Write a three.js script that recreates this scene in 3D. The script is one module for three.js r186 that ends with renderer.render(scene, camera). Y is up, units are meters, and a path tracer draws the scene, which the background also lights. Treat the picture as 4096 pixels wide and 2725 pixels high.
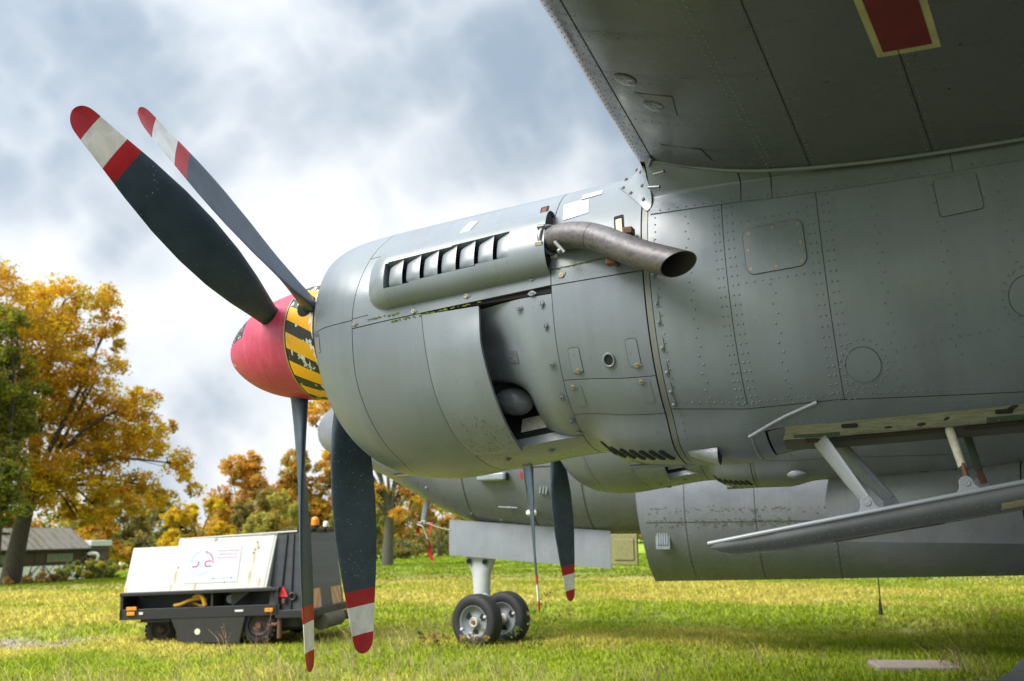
import * as THREE from 'three';
import { mergeGeometries } from 'three/addons/utils/BufferGeometryUtils.js';
import { RoundedBoxGeometry } from 'three/addons/geometries/RoundedBoxGeometry.js';

// ------------------------------------------------------------------ camera, sky, sun, exposure
const W = 1024, H = 681;
const scene = new THREE.Scene();
const camera = new THREE.PerspectiveCamera(40.61, W / H, 0.1, 3000);
camera.position.set(3.53, 1.7, 4.718);
{
  const yaw = -0.4102, pit = 0.2018;
  camera.lookAt(camera.position.x + Math.sin(yaw) * Math.cos(pit), camera.position.y + Math.sin(pit), camera.position.z - Math.cos(yaw) * Math.cos(pit));
  camera.rotateZ(-0.010);
}
camera.focus = 5.0;
camera.userData.fStop = 2.5;
const renderer = new THREE.WebGLRenderer({ antialias: true });
renderer.setSize(W, H);
renderer.toneMapping = THREE.LinearToneMapping;
renderer.toneMappingExposure = 2.25;
renderer.shadowMap.enabled = true;

const SUN = new THREE.Vector3(-0.46, 0.70, 0.55).normalize();
const sun = new THREE.DirectionalLight(new THREE.Color(1.0, 0.96, 0.89), 2.5);
sun.position.copy(SUN).multiplyScalar(60);
sun.castShadow = true; sun.shadow.radius = 56;
sun.shadow.mapSize.set(2048, 2048);
Object.assign(sun.shadow.camera, { left: -40, right: 40, top: 40, bottom: -40, near: 1, far: 160 });
scene.add(sun);

// seeded random numbers and lattice noise
let seed = 12345;
const rnd = () => { seed = (seed * 1664525 + 1013904223) >>> 0; return seed / 4294967296; };
const gauss = () => { let t = 0; for (let i = 0; i < 4; i++) t += rnd(); return (t - 2) * 1.0; };
const hash = (x, y, z = 0) => { let h = Math.imul(x, 374761393) ^ Math.imul(y, 668265263) ^ Math.imul(z, 2147483647 ^ 1274126177); h = Math.imul(h ^ (h >>> 13), 1274126177); h ^= h >>> 16; return (h >>> 0) / 4294967296; };
const sm = (a, b, x) => { const t = Math.min(1, Math.max(0, (x - a) / (b - a))); return t * t * (3 - 2 * t); };
const lerp = (a, b, t) => a + (b - a) * t;
const clamp = (x, a, b) => Math.min(b, Math.max(a, x));
function vnoise(x, y, per = 0, sd = 0) {
  const xi = Math.floor(x), yi = Math.floor(y), fx = x - xi, fy = y - yi;
  const w = (a) => per ? ((a % per) + per) % per : a;
  const u = fx * fx * (3 - 2 * fx), v = fy * fy * (3 - 2 * fy);
  const a = hash(w(xi), w(yi), sd), b = hash(w(xi + 1), w(yi), sd), c = hash(w(xi), w(yi + 1), sd), d = hash(w(xi + 1), w(yi + 1), sd);
  return lerp(lerp(a, b, u), lerp(c, d, u), v);
}
function fbm(x, y, oct = 5, per = 0, sd = 0) {
  let s = 0, a = 0.5, n = 0;
  for (let i = 0; i < oct; i++) { s += a * vnoise(x, y, per, sd + i * 17); n += a; x *= 2; y *= 2; per *= 2; a *= 0.5; }
  return s / n;
}
const interp = (x, xs, ys) => {
  if (x <= xs[0]) return ys[0];
  for (let i = 1; i < xs.length; i++) if (x <= xs[i]) return lerp(ys[i - 1], ys[i], (x - xs[i - 1]) / (xs[i] - xs[i - 1]));
  return ys[ys.length - 1];
};
// smooth (monotone-ish Catmull-Rom) interpolation for lofts
const spline = (x, xs, ys) => {
  const n = xs.length;
  if (x <= xs[0]) return ys[0];
  if (x >= xs[n - 1]) return ys[n - 1];
  let i = 1; while (x > xs[i]) i++;
  const h = xs[i] - xs[i - 1], d = (ys[i] - ys[i - 1]) / h;
  const sl = (k) => { if (k <= 0 || k >= n - 1) return k <= 0 ? (ys[1] - ys[0]) / (xs[1] - xs[0]) : (ys[n - 1] - ys[n - 2]) / (xs[n - 1] - xs[n - 2]); const a = (ys[k] - ys[k - 1]) / (xs[k] - xs[k - 1]), b = (ys[k + 1] - ys[k]) / (xs[k + 1] - xs[k]); return a * b <= 0 ? 0 : 2 * a * b / (a + b); };
  const m0 = sl(i - 1), m1 = sl(i), t = (x - xs[i - 1]) / h, t2 = t * t, t3 = t2 * t;
  return (2 * t3 - 3 * t2 + 1) * ys[i - 1] + (t3 - 2 * t2 + t) * h * m0 + (-2 * t3 + 3 * t2) * ys[i] + (t3 - t2) * h * m1;
};

// cloudy sky, computed once as an equirectangular float texture
{
  const w = 2048, h = 1024, data = new Float32Array(w * h * 4);
  const lump = [ // broad cloud masses: direction (x, y, z), width, darkening (+) or brightening (-)
    [-0.72, 0.46, -0.52, 0.22, 0.50], [-0.66, 0.40, -0.63, 0.12, 0.20], [-0.41, 0.42, -0.81, 0.16, 0.24], [-0.45, 0.50, -0.74, 0.20, 0.26], [-0.30, 0.50, -0.81, 0.20, 0.22], [-0.62, 0.52, -0.59, 0.16, 0.10],
    [-0.54, 0.32, -0.77, 0.16, -0.36], [-0.34, 0.35, -0.86, 0.11, -0.30], [-0.76, 0.29, -0.58, 0.15, -0.32], [-0.59, 0.50, -0.64, 0.12, -0.14], [-0.63, 0.20, -0.75, 0.14, -0.06], [-0.72, 0.16, -0.68, 0.14, -0.10], [-0.62, 0.10, -0.78, 0.16, -0.16],
  ].map((l) => [new THREE.Vector3(l[0], l[1], l[2]).normalize(), l[3], l[4]]);
  const d = new THREE.Vector3();
  for (let j = 0; j < h; j++) {
    const el = (j + 0.5) / h * Math.PI - Math.PI / 2, cy = Math.cos(el), sy = Math.sin(el);
    for (let i = 0; i < w; i++) {
      const az = ((i + 0.5) / w - 0.5) * 2 * Math.PI;
      d.set(Math.cos(az) * cy, sy, Math.sin(az) * cy);
      const o = (j * w + i) * 4;
      if (sy < -0.02) { data[o] = 0.30; data[o + 1] = 0.33; data[o + 2] = 0.30; data[o + 3] = 1; continue; }
      const k = 3.1 / (1 + Math.max(sy, -.02)), px = d.x * k + 40, pz = d.z * k + 40;
      const wx = fbm(px * 1.3 + 9, pz * 1.3 + 3, 4, 0, 5) - 0.5, wz = fbm(px * 1.3 - 4, pz * 1.3 + 21, 4, 0, 9) - 0.5;
      const big = fbm(px * 1.1 + wx * 0.9 + 4.2, pz * 1.1 + wz * 0.9 + 1.7, 4, 0, 1);
      let fine = 0, am = .5, fq = 2.4; for (let o = 0; o < 6; o++) { fine += am * (1 - Math.abs(2 * vnoise(px * fq + wx * 1.3, pz * fq + wz * 1.3, 0, 3 + o) - 1)); am *= .52; fq *= 2.03; }
      let t = 0.42 + (big - 0.5) * 0.9 + (fine - 0.52) * 1.15;   // brightness of the cloud base
      for (const l of lump) { const a = 1 - d.dot(l[0]); t -= l[2] * Math.exp(-a * 2 / (l[1] * l[1])); }
      t = clamp(t, 0, 1); t = t * t * (3 - 2 * t);
      const glow = Math.exp(-(1 - d.dot(SUN)) * 2.6) * 1.3 + 1.4 * sm(.55, 1.0, sy);   // thin cloud near the veiled sun, and an overcast that brightens towards the zenith
      const lo = [0.160, 0.202, 0.250], hi = [0.418, 0.430, 0.445];
      for (let c = 0; c < 3; c++) data[o + c] = lerp(lo[c], hi[c], t) * (1 + glow) + (c === 2 ? 0 : 0);
      data[o + 3] = 1;
    }
  }
  const tex = new THREE.DataTexture(data, w, h, THREE.RGBAFormat, THREE.FloatType);
  tex.mapping = THREE.EquirectangularReflectionMapping; tex.magFilter = tex.minFilter = THREE.LinearFilter; tex.needsUpdate = true;
  scene.background = tex; scene.environment = tex;
}

// ------------------------------------------------------------------ helpers
const used = {};
const numbered = (n) => { used[n] = (used[n] || 0) + 1; return used[n] === 1 ? n : n + '_' + String(used[n] - 1).padStart(3, '0'); };
function tag(o, label, category, group, kind) {
  if (label) o.userData.label = label;
  if (category) o.userData.category = category;
  if (group) o.userData.group = group;
  if (kind) o.userData.kind = kind;
  return o;
}
function thing(name, label, category, pos = [0, 0, 0], turn = 0, group) {
  const o = new THREE.Group(); o.name = numbered(name); o.position.set(...pos); o.rotation.y = turn; scene.add(o);
  return tag(o, label, category, group);
}
function mesh(name, geo, mat, parent = scene) {
  const g = Array.isArray(geo) ? mergeAll(geo) : geo;
  const m = new THREE.Mesh(g, mat); m.name = parent === scene ? numbered(name) : name; m.castShadow = m.receiveShadow = true; parent.add(m); return m;
}
function mergeAll(list) {
  const gs = list.map((g) => { g = g.index ? g.toNonIndexed() : g; for (const k of Object.keys(g.attributes)) if (!['position', 'normal', 'uv', 'color'].includes(k)) g.deleteAttribute(k); if (!g.attributes.uv) g.setAttribute('uv', new THREE.BufferAttribute(new Float32Array(g.attributes.position.count * 2), 2)); return g; });
  const col = gs.some((g) => g.attributes.color);
  if (col) for (const g of gs) if (!g.attributes.color) g.setAttribute('color', new THREE.BufferAttribute(new Float32Array(g.attributes.position.count * 3).fill(1), 3));
  return mergeGeometries(gs, false);
}
const V = (x, y, z) => new THREE.Vector3(x, y, z);
const box = (w, h, d, x = 0, y = 0, z = 0, r = 0) => { const g = r ? new RoundedBoxGeometry(w, h, d, 2, r) : new THREE.BoxGeometry(w, h, d); return g.translate(x, y, z); };
const cyl = (r0, r1, len, seg = 20) => new THREE.CylinderGeometry(r1, r0, len, seg);
function rod(a, b, r0, r1 = r0, seg = 10, flat = 1) {         // a bar from a to b
  const A = V(...a), B = V(...b), d = B.clone().sub(A), g = new THREE.CylinderGeometry(r1, r0, d.length(), seg);
  if (flat !== 1) g.scale(1, 1, flat);
  g.applyQuaternion(new THREE.Quaternion().setFromUnitVectors(V(0, 1, 0), d.clone().normalize()));
  return g.translate((A.x + B.x) / 2, (A.y + B.y) / 2, (A.z + B.z) / 2);
}
const tube = (pts, r, seg = 24, rad = 8) => new THREE.TubeGeometry(new THREE.CatmullRomCurve3(pts.map((p) => V(...p))), seg, r, rad, false);
// a grid of points f(u, v) in [0,1]^2 as a sheet; uv in metres given by g(u, v) or left as u, v
function sheet(f, nu, nv, opt = {}) {
  const pos = [], uv = [], idx = [], col = [];
  for (let j = 0; j <= nv; j++) for (let i = 0; i <= nu; i++) {
    const u = i / nu, v = j / nv, p = f(u, v); pos.push(p.x, p.y, p.z);
    if (opt.uv) { const t = opt.uv(u, v, p); uv.push(t[0], t[1]); } else uv.push(u, v);
    if (opt.color) { const c = opt.color(u, v, p); col.push(c[0], c[1], c[2]); }
  }
  const n = nu + 1;
  for (let j = 0; j < nv; j++) for (let i = 0; i < nu; i++) {
    if (opt.skip && opt.skip((i + 0.5) / nu, (j + 0.5) / nv)) continue;
    const a = j * n + i, b = a + 1, c = a + n, e = c + 1;
    if (opt.flip) idx.push(a, c, b, b, c, e); else idx.push(a, b, c, b, e, c);
  }
  const g = new THREE.BufferGeometry();
  g.setAttribute('position', new THREE.Float32BufferAttribute(pos, 3)); g.setAttribute('uv', new THREE.Float32BufferAttribute(uv, 2));
  if (opt.color) g.setAttribute('color', new THREE.Float32BufferAttribute(col, 3));
  g.setIndex(idx); g.computeVertexNormals(); return g;
}
// ------------------------------------------------------------------ textures and materials
function dataTex(n, fn, srgb, rep = [1, 1]) {                    // fn(x, y) -> [r, g, b] in 0..255
  const d = new Uint8Array(n * n * 4);
  for (let y = 0; y < n; y++) for (let x = 0; x < n; x++) { const c = fn(x, y), o = (y * n + x) * 4; d[o] = clamp(c[0], 0, 255); d[o + 1] = clamp(c[1], 0, 255); d[o + 2] = clamp(c[2], 0, 255); d[o + 3] = 255; }
  const t = new THREE.DataTexture(d, n, n); t.wrapS = t.wrapT = THREE.RepeatWrapping; t.magFilter = THREE.LinearFilter; t.minFilter = THREE.LinearMipmapLinearFilter; t.generateMipmaps = true;
  if (srgb) t.colorSpace = THREE.SRGBColorSpace; t.repeat.set(...rep); t.needsUpdate = true; return t;
}
const canvasTex = (w, h, draw, srgb = true) => { const c = document.createElement('canvas'); c.width = w; c.height = h; draw(c.getContext('2d'), w, h); const t = new THREE.CanvasTexture(c); if (srgb) t.colorSpace = THREE.SRGBColorSpace; t.anisotropy = 8; return t; };
// weathered aircraft paint: faint blotches, fine speckle, scuffs and drizzled dirt (covers 1.6 m)
const N1 = 1024;
const scuffs = []; for (let i = 0; i < 420; i++) scuffs.push([rnd() * N1, rnd() * N1, 1 + rnd() * 2.2, rnd()]);
const paintMap = (() => {
  const f = new Float32Array(N1 * N1);
  for (let y = 0; y < N1; y++) for (let x = 0; x < N1; x++) {
    const b = fbm(x / 128, y / 128, 5, 8, 1) - 0.5, st = fbm(x / 16, y / 256, 4, 64, 7) - 0.5, sp = hash(x, y, 4) - 0.5;
    f[y * N1 + x] = 226 + b * 56 + st * 26 + sp * 9;
  }
  for (const [cx, cy, r, k] of scuffs) for (let y = -3; y <= 3; y++) for (let x = -3; x <= 3; x++) if (x * x + y * y <= r * r) { const o = (((cy | 0) + y + N1) % N1) * N1 + (((cx | 0) + x + N1) % N1); f[o] += k < 0.62 ? -42 : 24; }
  return dataTex(N1, (x, y) => { const v = f[y * N1 + x], g = (fbm(x / 128 + 3, y / 128, 4, 8, 31) - 0.5); return [v - g * 10, v + g * 6, v - g * 14]; }, false, [1 / 1.6, 1 / 1.6]);
})();
const roughMap = dataTex(512, (x, y) => { const v = 150 + (fbm(x / 64, y / 64, 5, 8, 11) - 0.5) * 150; return [v, v, v]; }, false, [1 / 1.1, 1 / 1.1]);
const dentMap = (() => { const n = 512, d = new Float32Array(n * n * 4); for (let y = 0; y < n; y++) for (let x = 0; x < n; x++) { const v = .5 + (fbm(x / 64, y / 64, 3, 8, 21) - .5) * .8, o = (y * n + x) * 4; d[o] = d[o + 1] = d[o + 2] = v; d[o + 3] = 1; } const t = new THREE.DataTexture(d, n, n, THREE.RGBAFormat, THREE.FloatType); t.wrapS = t.wrapT = THREE.RepeatWrapping; t.magFilter = t.minFilter = THREE.LinearFilter; t.repeat.set(1 / 1.9, 1 / 1.9); t.needsUpdate = true; return t; })();
const grain = dataTex(512, (x, y) => { const v = 200 + (fbm(x / 32, y / 32, 5, 16, 41) - 0.5) * 110; return [v, v, v]; }, false, [1, 1]);
const lin = (r, g, b) => new THREE.Color().setRGB(r, g, b);
const paint = (c, rough = 0.62, dent = 0.004, o = {}) => new THREE.MeshPhysicalMaterial({ color: lin(...c), map: paintMap, roughness: rough, roughnessMap: roughMap, bumpMap: dentMap, bumpScale: dent, side: THREE.DoubleSide, ...o });
const flat = (c, rough = 0.8, o = {}) => new THREE.MeshStandardMaterial({ color: lin(...c), roughness: rough, side: THREE.DoubleSide, ...o });
const M = {
  grey: paint([0.196, 0.226, 0.260], 0.56),
  greyLight: paint([0.245, 0.268, 0.305], 0.58),
  greyFar: paint([0.165, 0.180, 0.208], 0.50),
  wing: paint([0.225, 0.262, 0.262], 0.55),
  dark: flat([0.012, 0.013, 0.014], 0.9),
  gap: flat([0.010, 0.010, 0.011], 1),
  duct: paint([0.19, 0.22, 0.25], 0.5),
  steel: flat([0.30, 0.30, 0.31], 0.42, { metalness: 0.8, map: grain }),
  bare: flat([0.62, 0.58, 0.52], 0.6, { map: grain }),
  brass: flat([0.36, 0.29, 0.17], 0.5, { metalness: 0.4 }),
  rust: flat([0.16, 0.075, 0.045], 0.85, { map: grain }),
  white: flat([0.74, 0.74, 0.72], 0.55),
  rubber: flat([0.018, 0.018, 0.019], 0.72, { map: grain }),
  black: flat([0.02, 0.021, 0.023], 0.5, { map: grain }),
  tape: flat([0.72, 0.73, 0.73], 0.42, { map: grain }),
  red: flat([0.55, 0.012, 0.018], 0.5),
  greyA: paint([0.183, 0.210, 0.244], 0.60), greyB: paint([0.207, 0.238, 0.273], 0.52), greyC: paint([0.190, 0.222, 0.252], 0.62),
  cream: flat([0.55, 0.52, 0.42], 0.7, { map: grain }),
};
// ------------------------------------------------------------------ the aircraft (thing) and its parts
// x runs aft, y up, z towards the port wing tip; the origin is the ground under the port outer propeller
const plane = thing('aircraft', 'grey four-engined aircraft with twin three-bladed propellers, red spinners and wing overhead, parked on the grass', 'aircraft');
const HUB = V(0, 2.843, 0), DR = 0.0425;
const AX = V(Math.cos(DR), Math.sin(DR), 0), UP = V(-Math.sin(DR), Math.cos(DR), 0);
const glob = (s, a, z) => V(HUB.x + s * AX.x + a * UP.x, HUB.y + s * AX.y + a * UP.y, z);
const INNER = V(-0.364, -0.039, -4.592);                        // the inner nacelle and propellers stand here relative to the outer ones
const nS = [.40, .42, .45, .50, .60, .70, .83, 1.1, 1.5, 1.96, 2.10, 2.25, 2.43, 3.2, 4.2, 5.5, 6.6, 7.7];
const nT = [.385, .425, .462, .505, .54, .555, .565, .575, .59, .605, .61, .615, .62, .64, .64, .56, .40, .10];
const nB = [-.385, -.47, -.55, -.65, -.76, -.825, -.875, -.905, -.872, -.832, -.845, -.872, -.885, -.905, -.90, -.76, -.50, -.14];
const nW = [.385, .425, .462, .515, .565, .595, .615, .63, .63, .625, .625, .625, .625, .635, .635, .56, .36, .03];
const NE = 2.15;
const chin = (s, th) => { let t = Math.abs(th) % 360; if (t > 180) t = 360 - t; return t < 138 ? 0 : .052 * sm(2.0, 2.13, s) * (1 - sm(2.70, 3.0, s)) * sm(139, 156, t); };
function skin(s, th, off = 0) {
  off += chin(s, th);                                           // the belly swells behind the radiator bay                                 // a point of the nacelle skin: s along the axis, th degrees from the top towards port
  const t = spline(s, nS, nT) + off, b = spline(s, nS, nB) - off, w = spline(s, nS, nW) + off, c = interp(s, [.4, .8], [0, -.12]);
  const r = th * Math.PI / 180, co = Math.cos(r), si = Math.sin(r), k = Math.pow(Math.pow(Math.abs(si), NE) + Math.pow(Math.abs(co), NE), -1 / NE);
  return glob(s, c + (co > 0 ? t - c : c - b) * k * co, w * k * si);
}
function frameAt(s, th, off = 0) {                              // position and axes (aft, up the girth, outward) on the skin
  const p = skin(s, th, off), e = skin(s + .004, th, off).sub(p).normalize(), g = skin(s, th - .4, off).sub(p).normalize();
  const n = e.clone().cross(g).normalize(); if (n.dot(p.clone().sub(glob(s, -.12, 0))) < 0) n.negate();
  return { p, e, g: n.clone().cross(e), n };
}
const num = (f) => (typeof f === 'function' ? f : () => f);
const GAP = 0.0022;
// one sheet-metal panel: bounds in s (functions of th) and th (functions of s), with a small gap and turned-in rims
function panelGeo(sL, sR, tT, tB, o = {}) {
  sL = num(sL); sR = num(sR); tT = num(tT); tB = num(tB);
  const off = num(o.off || 0), gap = o.gap ?? GAP, rim = o.rim ?? 0.012, nu = o.nu || 24, nv = o.nv || 24, gd = gap / .62 * 57.3;
  const at = (u, v, d) => {
    let s = 0, th = 0, sg = lerp(sL(90), sR(90), u);
    for (let k = 0; k < 3; k++) { th = lerp(tT(sg) + gd, tB(sg) - gd, v); sg = lerp(sL(th) + gap, sR(th) - gap, u); }
    s = sg; return [skin(s, th, (o.offF ? o.offF(s, th, u, v) : off(s)) - d), s, th];
  };
  const uvf = (u, v) => { const q = at(u, v, 0); return [q[1], q[2] * 0.0112]; };
  const list = [sheet((u, v) => at(u, v, 0)[0], nu, nv, { uv: uvf, skip: o.skip })];
  if (rim > 0) for (const [a, b] of [[0, 0], [0, 1], [1, 0], [1, 1]]) {
    const n = a ? nu : nv;
    list.push(sheet((t, d) => (a ? at(t, b, d * rim) : at(b, t, d * rim))[0], n, 1, { uv: (t, d) => [t, d * rim] }));
  }
  return list;
}
const ring1 = (th) => .80 + .10 * clamp(Math.pow(Math.max(0, Math.abs(th - 95) - 12) / 45, 1.4), 0, 1);
const flapF = (th) => interp(th, [88, 119, 140, 153, 180], [1.237, 1.264, 1.303, 1.351, 1.40]);
const flapA = (th) => interp(th, [88, 105, 127, 153], [1.570, 1.581, 1.608, 1.633]);
const split = (s) => interp(s, [.4, .576, .8], [97, 91, 85.3]);
const topLine = (s) => interp(s, [.84, 1.93, 2.43], [53.3, 49, 47]);
const stripU = (s) => interp(s, [.8, 1.96], [84.8, 79.4]);
const stripL = (s) => interp(s, [.8, 1.96], [89.3, 84.9]);
const SEAM3 = 1.962, SEAM4 = 2.425;

const PORT = [];                                                 // parts that the inner nacelle shares, cloned below
const share = (m) => { PORT.push(m); return m; };
// dark structure inside the cowling, with an open bay behind the cooling flap
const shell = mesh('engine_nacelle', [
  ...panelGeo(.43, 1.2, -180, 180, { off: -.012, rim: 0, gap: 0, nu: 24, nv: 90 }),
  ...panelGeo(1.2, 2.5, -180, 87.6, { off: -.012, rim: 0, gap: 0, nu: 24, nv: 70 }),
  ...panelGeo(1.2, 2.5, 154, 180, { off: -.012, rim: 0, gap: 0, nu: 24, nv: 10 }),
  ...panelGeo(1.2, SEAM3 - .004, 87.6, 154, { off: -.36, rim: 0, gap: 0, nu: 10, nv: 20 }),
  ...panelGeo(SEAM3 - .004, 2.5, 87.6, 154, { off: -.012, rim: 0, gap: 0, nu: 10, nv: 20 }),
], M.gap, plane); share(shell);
{ // walls of that bay
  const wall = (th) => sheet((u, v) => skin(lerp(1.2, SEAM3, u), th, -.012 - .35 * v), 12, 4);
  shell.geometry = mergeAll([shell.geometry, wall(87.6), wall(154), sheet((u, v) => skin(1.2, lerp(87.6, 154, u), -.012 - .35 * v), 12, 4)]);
}
let panelNo = 0;
const panel = (name, a, o, mat = [M.grey, M.greyA, M.greyB, M.grey, M.greyC][panelNo++ % 5]) => { const m = share(mesh(name, panelGeo(...a, o), mat, shell)); return m; };
panel('cowling_panel', [.402, ring1, 0, split], { nu: 22, nv: 30 });
panel('cowling_panel', [.402, ring1, split, 180], { nu: 22, nv: 34 });
panel('cowling_panel', [.402, ring1, -180, 0], { nu: 20, nv: 50 });
panel('cowling_panel', [ring1, SEAM3, 0, topLine], { nu: 30, nv: 16 });
panel('cowling_panel', [ring1, SEAM3, topLine, stripU], { nu: 40, nv: 16 });
panel('cowling_panel', [ring1, SEAM3, stripU, stripL], { nu: 30, nv: 4, off: .0015, rim: .03 });
panel('cowling_panel', [ring1, flapF, stripL, 180], { nu: 24, nv: 40 });
panel('cowling_panel', [(t) => Math.max(flapF(t), 1.35), SEAM3, 153.6, 180], { nu: 24, nv: 14, rim: .05 });
panel('cowling_panel', [ring1, SEAM3, -180, 0], { nu: 30, nv: 50 });
panel('cowling_panel', [SEAM3, SEAM4, 0, (s) => interp(s, [1.96, 2.43], [78.5, 77])], { nu: 18, nv: 30 });
panel('cowling_panel', [SEAM3, SEAM4, (s) => interp(s, [1.96, 2.43], [78.5, 77]), 85], { nu: 18, nv: 6, off: .0012 });
panel('cowling_panel', [SEAM3, SEAM4, 85, 123.3], { nu: 18, nv: 22 });
panel('cowling_panel', [SEAM3, SEAM4, 123.3, 139.3], { nu: 18, nv: 12, off: .001 });
panel('cowling_panel', [SEAM3, SEAM4, 139.3, 180], { nu: 18, nv: 20 });
panel('cowling_panel', [SEAM3, SEAM4, -180, 0], { nu: 18, nv: 50 });
// the cooling flap stands a little proud at its rear edge
panel('cooling_flap', [flapF, flapA, (s) => 88.4, 153.3], { nu: 18, nv: 34, offF: (s, th, u, v) => .004 + .030 * u * sm(0, .25, v) , rim: .02, gap: .003 });
// duct sheet behind the flap, curving out to the skin
const ductOff = (s, th) => {
  const top = sm(86, 108, th), e = lerp(1.84, 1.945, sm(92, 130, th));
  return -.004 - lerp(.08, .205, top) * (1 - sm(1.46, e, s)) - .15 * sm(124, 138, th) * (1 - sm(1.60, 1.78, s));
};
panel('duct_wall', [1.40, SEAM3, (s) => 88, 153.4], { nu: 44, nv: 40, rim: 0, offF: ductOff }, M.grey);
{ // pipe and stained deck in the bay
  const q = frameAt(1.59, 140, -.19), g = new THREE.SphereGeometry(.074, 24, 16); g.scale(1.5, 1, 1);
  g.rotateZ(-.15); g.translate(q.p.x, q.p.y, q.p.z); share(mesh('radiator_pipe', g, paint([.17, .19, .21], .5), shell));
  share(mesh('data_plate', sheet((u, v) => { const s = lerp(1.655, 1.72, u), t = lerp(109, 115, v); return skin(s, t, ductOff(s, t) + .003); }, 6, 6), M.greyFar, shell));
  const deck = (a, b) => sheet((u, v) => skin(lerp(a, b, u), lerp(153.5, 154.5, v), -.012 - .16 * (1 - v)), 6, 4);
  share(mesh('deck_plate', [deck(1.60, 1.745)], M.bare, shell)); share(mesh('deck_plate', [deck(1.755, 1.93)], M.bare, shell));
}
// seal strip where the cowling meets the fixed nacelle
share(mesh('seal_strip', panelGeo(SEAM4 + .002, 2.458, -20, 180, { nu: 3, nv: 60, off: -.002 }), paint([.19, .20, .19]), shell));
// fixed nacelle skin
const fixed = (s) => (s < 2.86 ? 180 : 151);
share(mesh('nacelle_skin', [...panelGeo(2.46, 2.864, -180, 180, { nu: 14, nv: 90, gap: 0 }), ...panelGeo(2.864, 7.7, 0, (s) => 151 + 29.5 * sm(5.0, 5.3, s), { nu: 110, nv: 60, rim: .02, gap: 0 }), ...panelGeo(2.864, 7.7, -180, 0, { nu: 60, nv: 60, gap: 0 })], M.grey, shell));

// --- exhaust shroud: a long rounded fairing with a window of curved slats
{
  const s0 = .915, s1 = 1.962, tc = (s) => interp(s, [.92, 1.96], [69.5, 66.0]), half = 14.6;
  const prof = (s, th) => {                                     // height of the fairing above the skin
    const u = (th - tc(s)) / half, along = clamp((s - s0) / .15, 0, 1), r = Math.sqrt(Math.max(0, 1 - (1 - along) * (1 - along)));
    const ww = Math.min(1, .35 + .65 * r), q = Math.abs(u) / ww; if (q >= 1) return .001;
    return .001 + .098 * Math.pow(r, .9) * Math.pow(1 - Math.pow(q, 3.0), .62);
  };
  const wt = (s) => interp(s, [1.05, 1.76], [66.9, 63.6]), wb = (s) => interp(s, [1.05, 1.76], [77.3, 74.0]);
  const pt = (s, th, d = 0) => skin(s, th, prof(s, th) + d);
  const nu = 104, nv = 60, map = (u, v) => { const s = lerp(s0, s1, u); return [s, tc(s) + half * 1.0 * (2 * v - 1)]; };
  const inWin = (s, th) => s > 1.055 && s < 1.775 && th > wt(s) && th < wb(s);
  const sh = share(mesh('exhaust_shroud', [sheet((u, v) => pt(...map(u, v)), nu, nv, { uv: (u, v) => { const q = map(u, v); return [q[0], q[1] * .0112]; }, skip: (u, v) => inWin(...map(u, v)) }),
    sheet((u, v) => { const q = map(1, u); return skin(q[0], q[1], prof(...q) * (1 - v * 0) - .004 * v); }, nv, 1)], M.grey, plane));
  // dark space behind the slats, and the turned-in window rim
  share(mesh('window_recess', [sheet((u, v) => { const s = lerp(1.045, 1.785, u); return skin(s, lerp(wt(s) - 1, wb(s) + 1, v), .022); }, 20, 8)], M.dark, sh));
  const n = 7, W0 = 1.058, W1 = 1.772, p = (W1 - W0) / (n - .12);
  for (let k = 0; k < n; k++) {
    const a = W0 + .014 + k * p, b = Math.min(a + p * .91, W1);
    share(mesh('louvre_slat', [sheet((u, v) => {
      const s = lerp(a, b, u) + .018 * Math.sin(v * Math.PI) * (u - 1) * .0, t0 = wt(s) + .15, t1 = wb(s) - .15, th = lerp(t0, t1, v);
      const lift = Math.sqrt(Math.max(0, 1 - Math.pow(1 - u, 2)));   // sunk at the front, level with the shroud at the rear edge
      return skin(s, th, Math.max(.026, prof(s, th) - .004 - .026 * (1 - lift) - .03 * Math.pow(Math.abs(2 * v - 1), 6) * (1 - u)));
    }, 12, 14, { uv: (u, v) => [u * .09 + k, v * .12] })], M.grey, sh));
  }
  share(mesh('window_rim', [...[0, 1].map((e) => sheet((u, v) => { const s = lerp(1.055, 1.775, u), th = e ? wb(s) : wt(s); return skin(s, th, lerp(prof(s, th) + .0005, .02, v)); }, 40, 2)),
    ...[1.055, 1.775].map((s) => sheet((u, v) => { const th = lerp(wt(s), wb(s), u); return skin(s, th, lerp(prof(s, th) + .0005, .02, v)); }, 12, 2))], M.duct, sh));
  share(mesh('end_opening', [sheet((u, v) => { const th = lerp(tc(s1) - 11, tc(s1) + 11, u), q = prof(s1 - .001, th); return skin(s1 - .004, th, lerp(.002, q - .008, v)); }, 20, 3)], M.dark, sh));
  // doubler plate round the fairing
  share(mesh('doubler_plate', panelGeo((t) => .875 + Math.pow(Math.abs(t - 69) / 17, 4) * .05, SEAM3 - .004, (s) => tc(s) - 16.0, (s) => tc(s) + interp(s, [.9, 1.9], [16.2, 13.4]), { nu: 40, nv: 20, off: .0014, rim: .0016, gap: 0 }), M.grey, sh));
}
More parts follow.
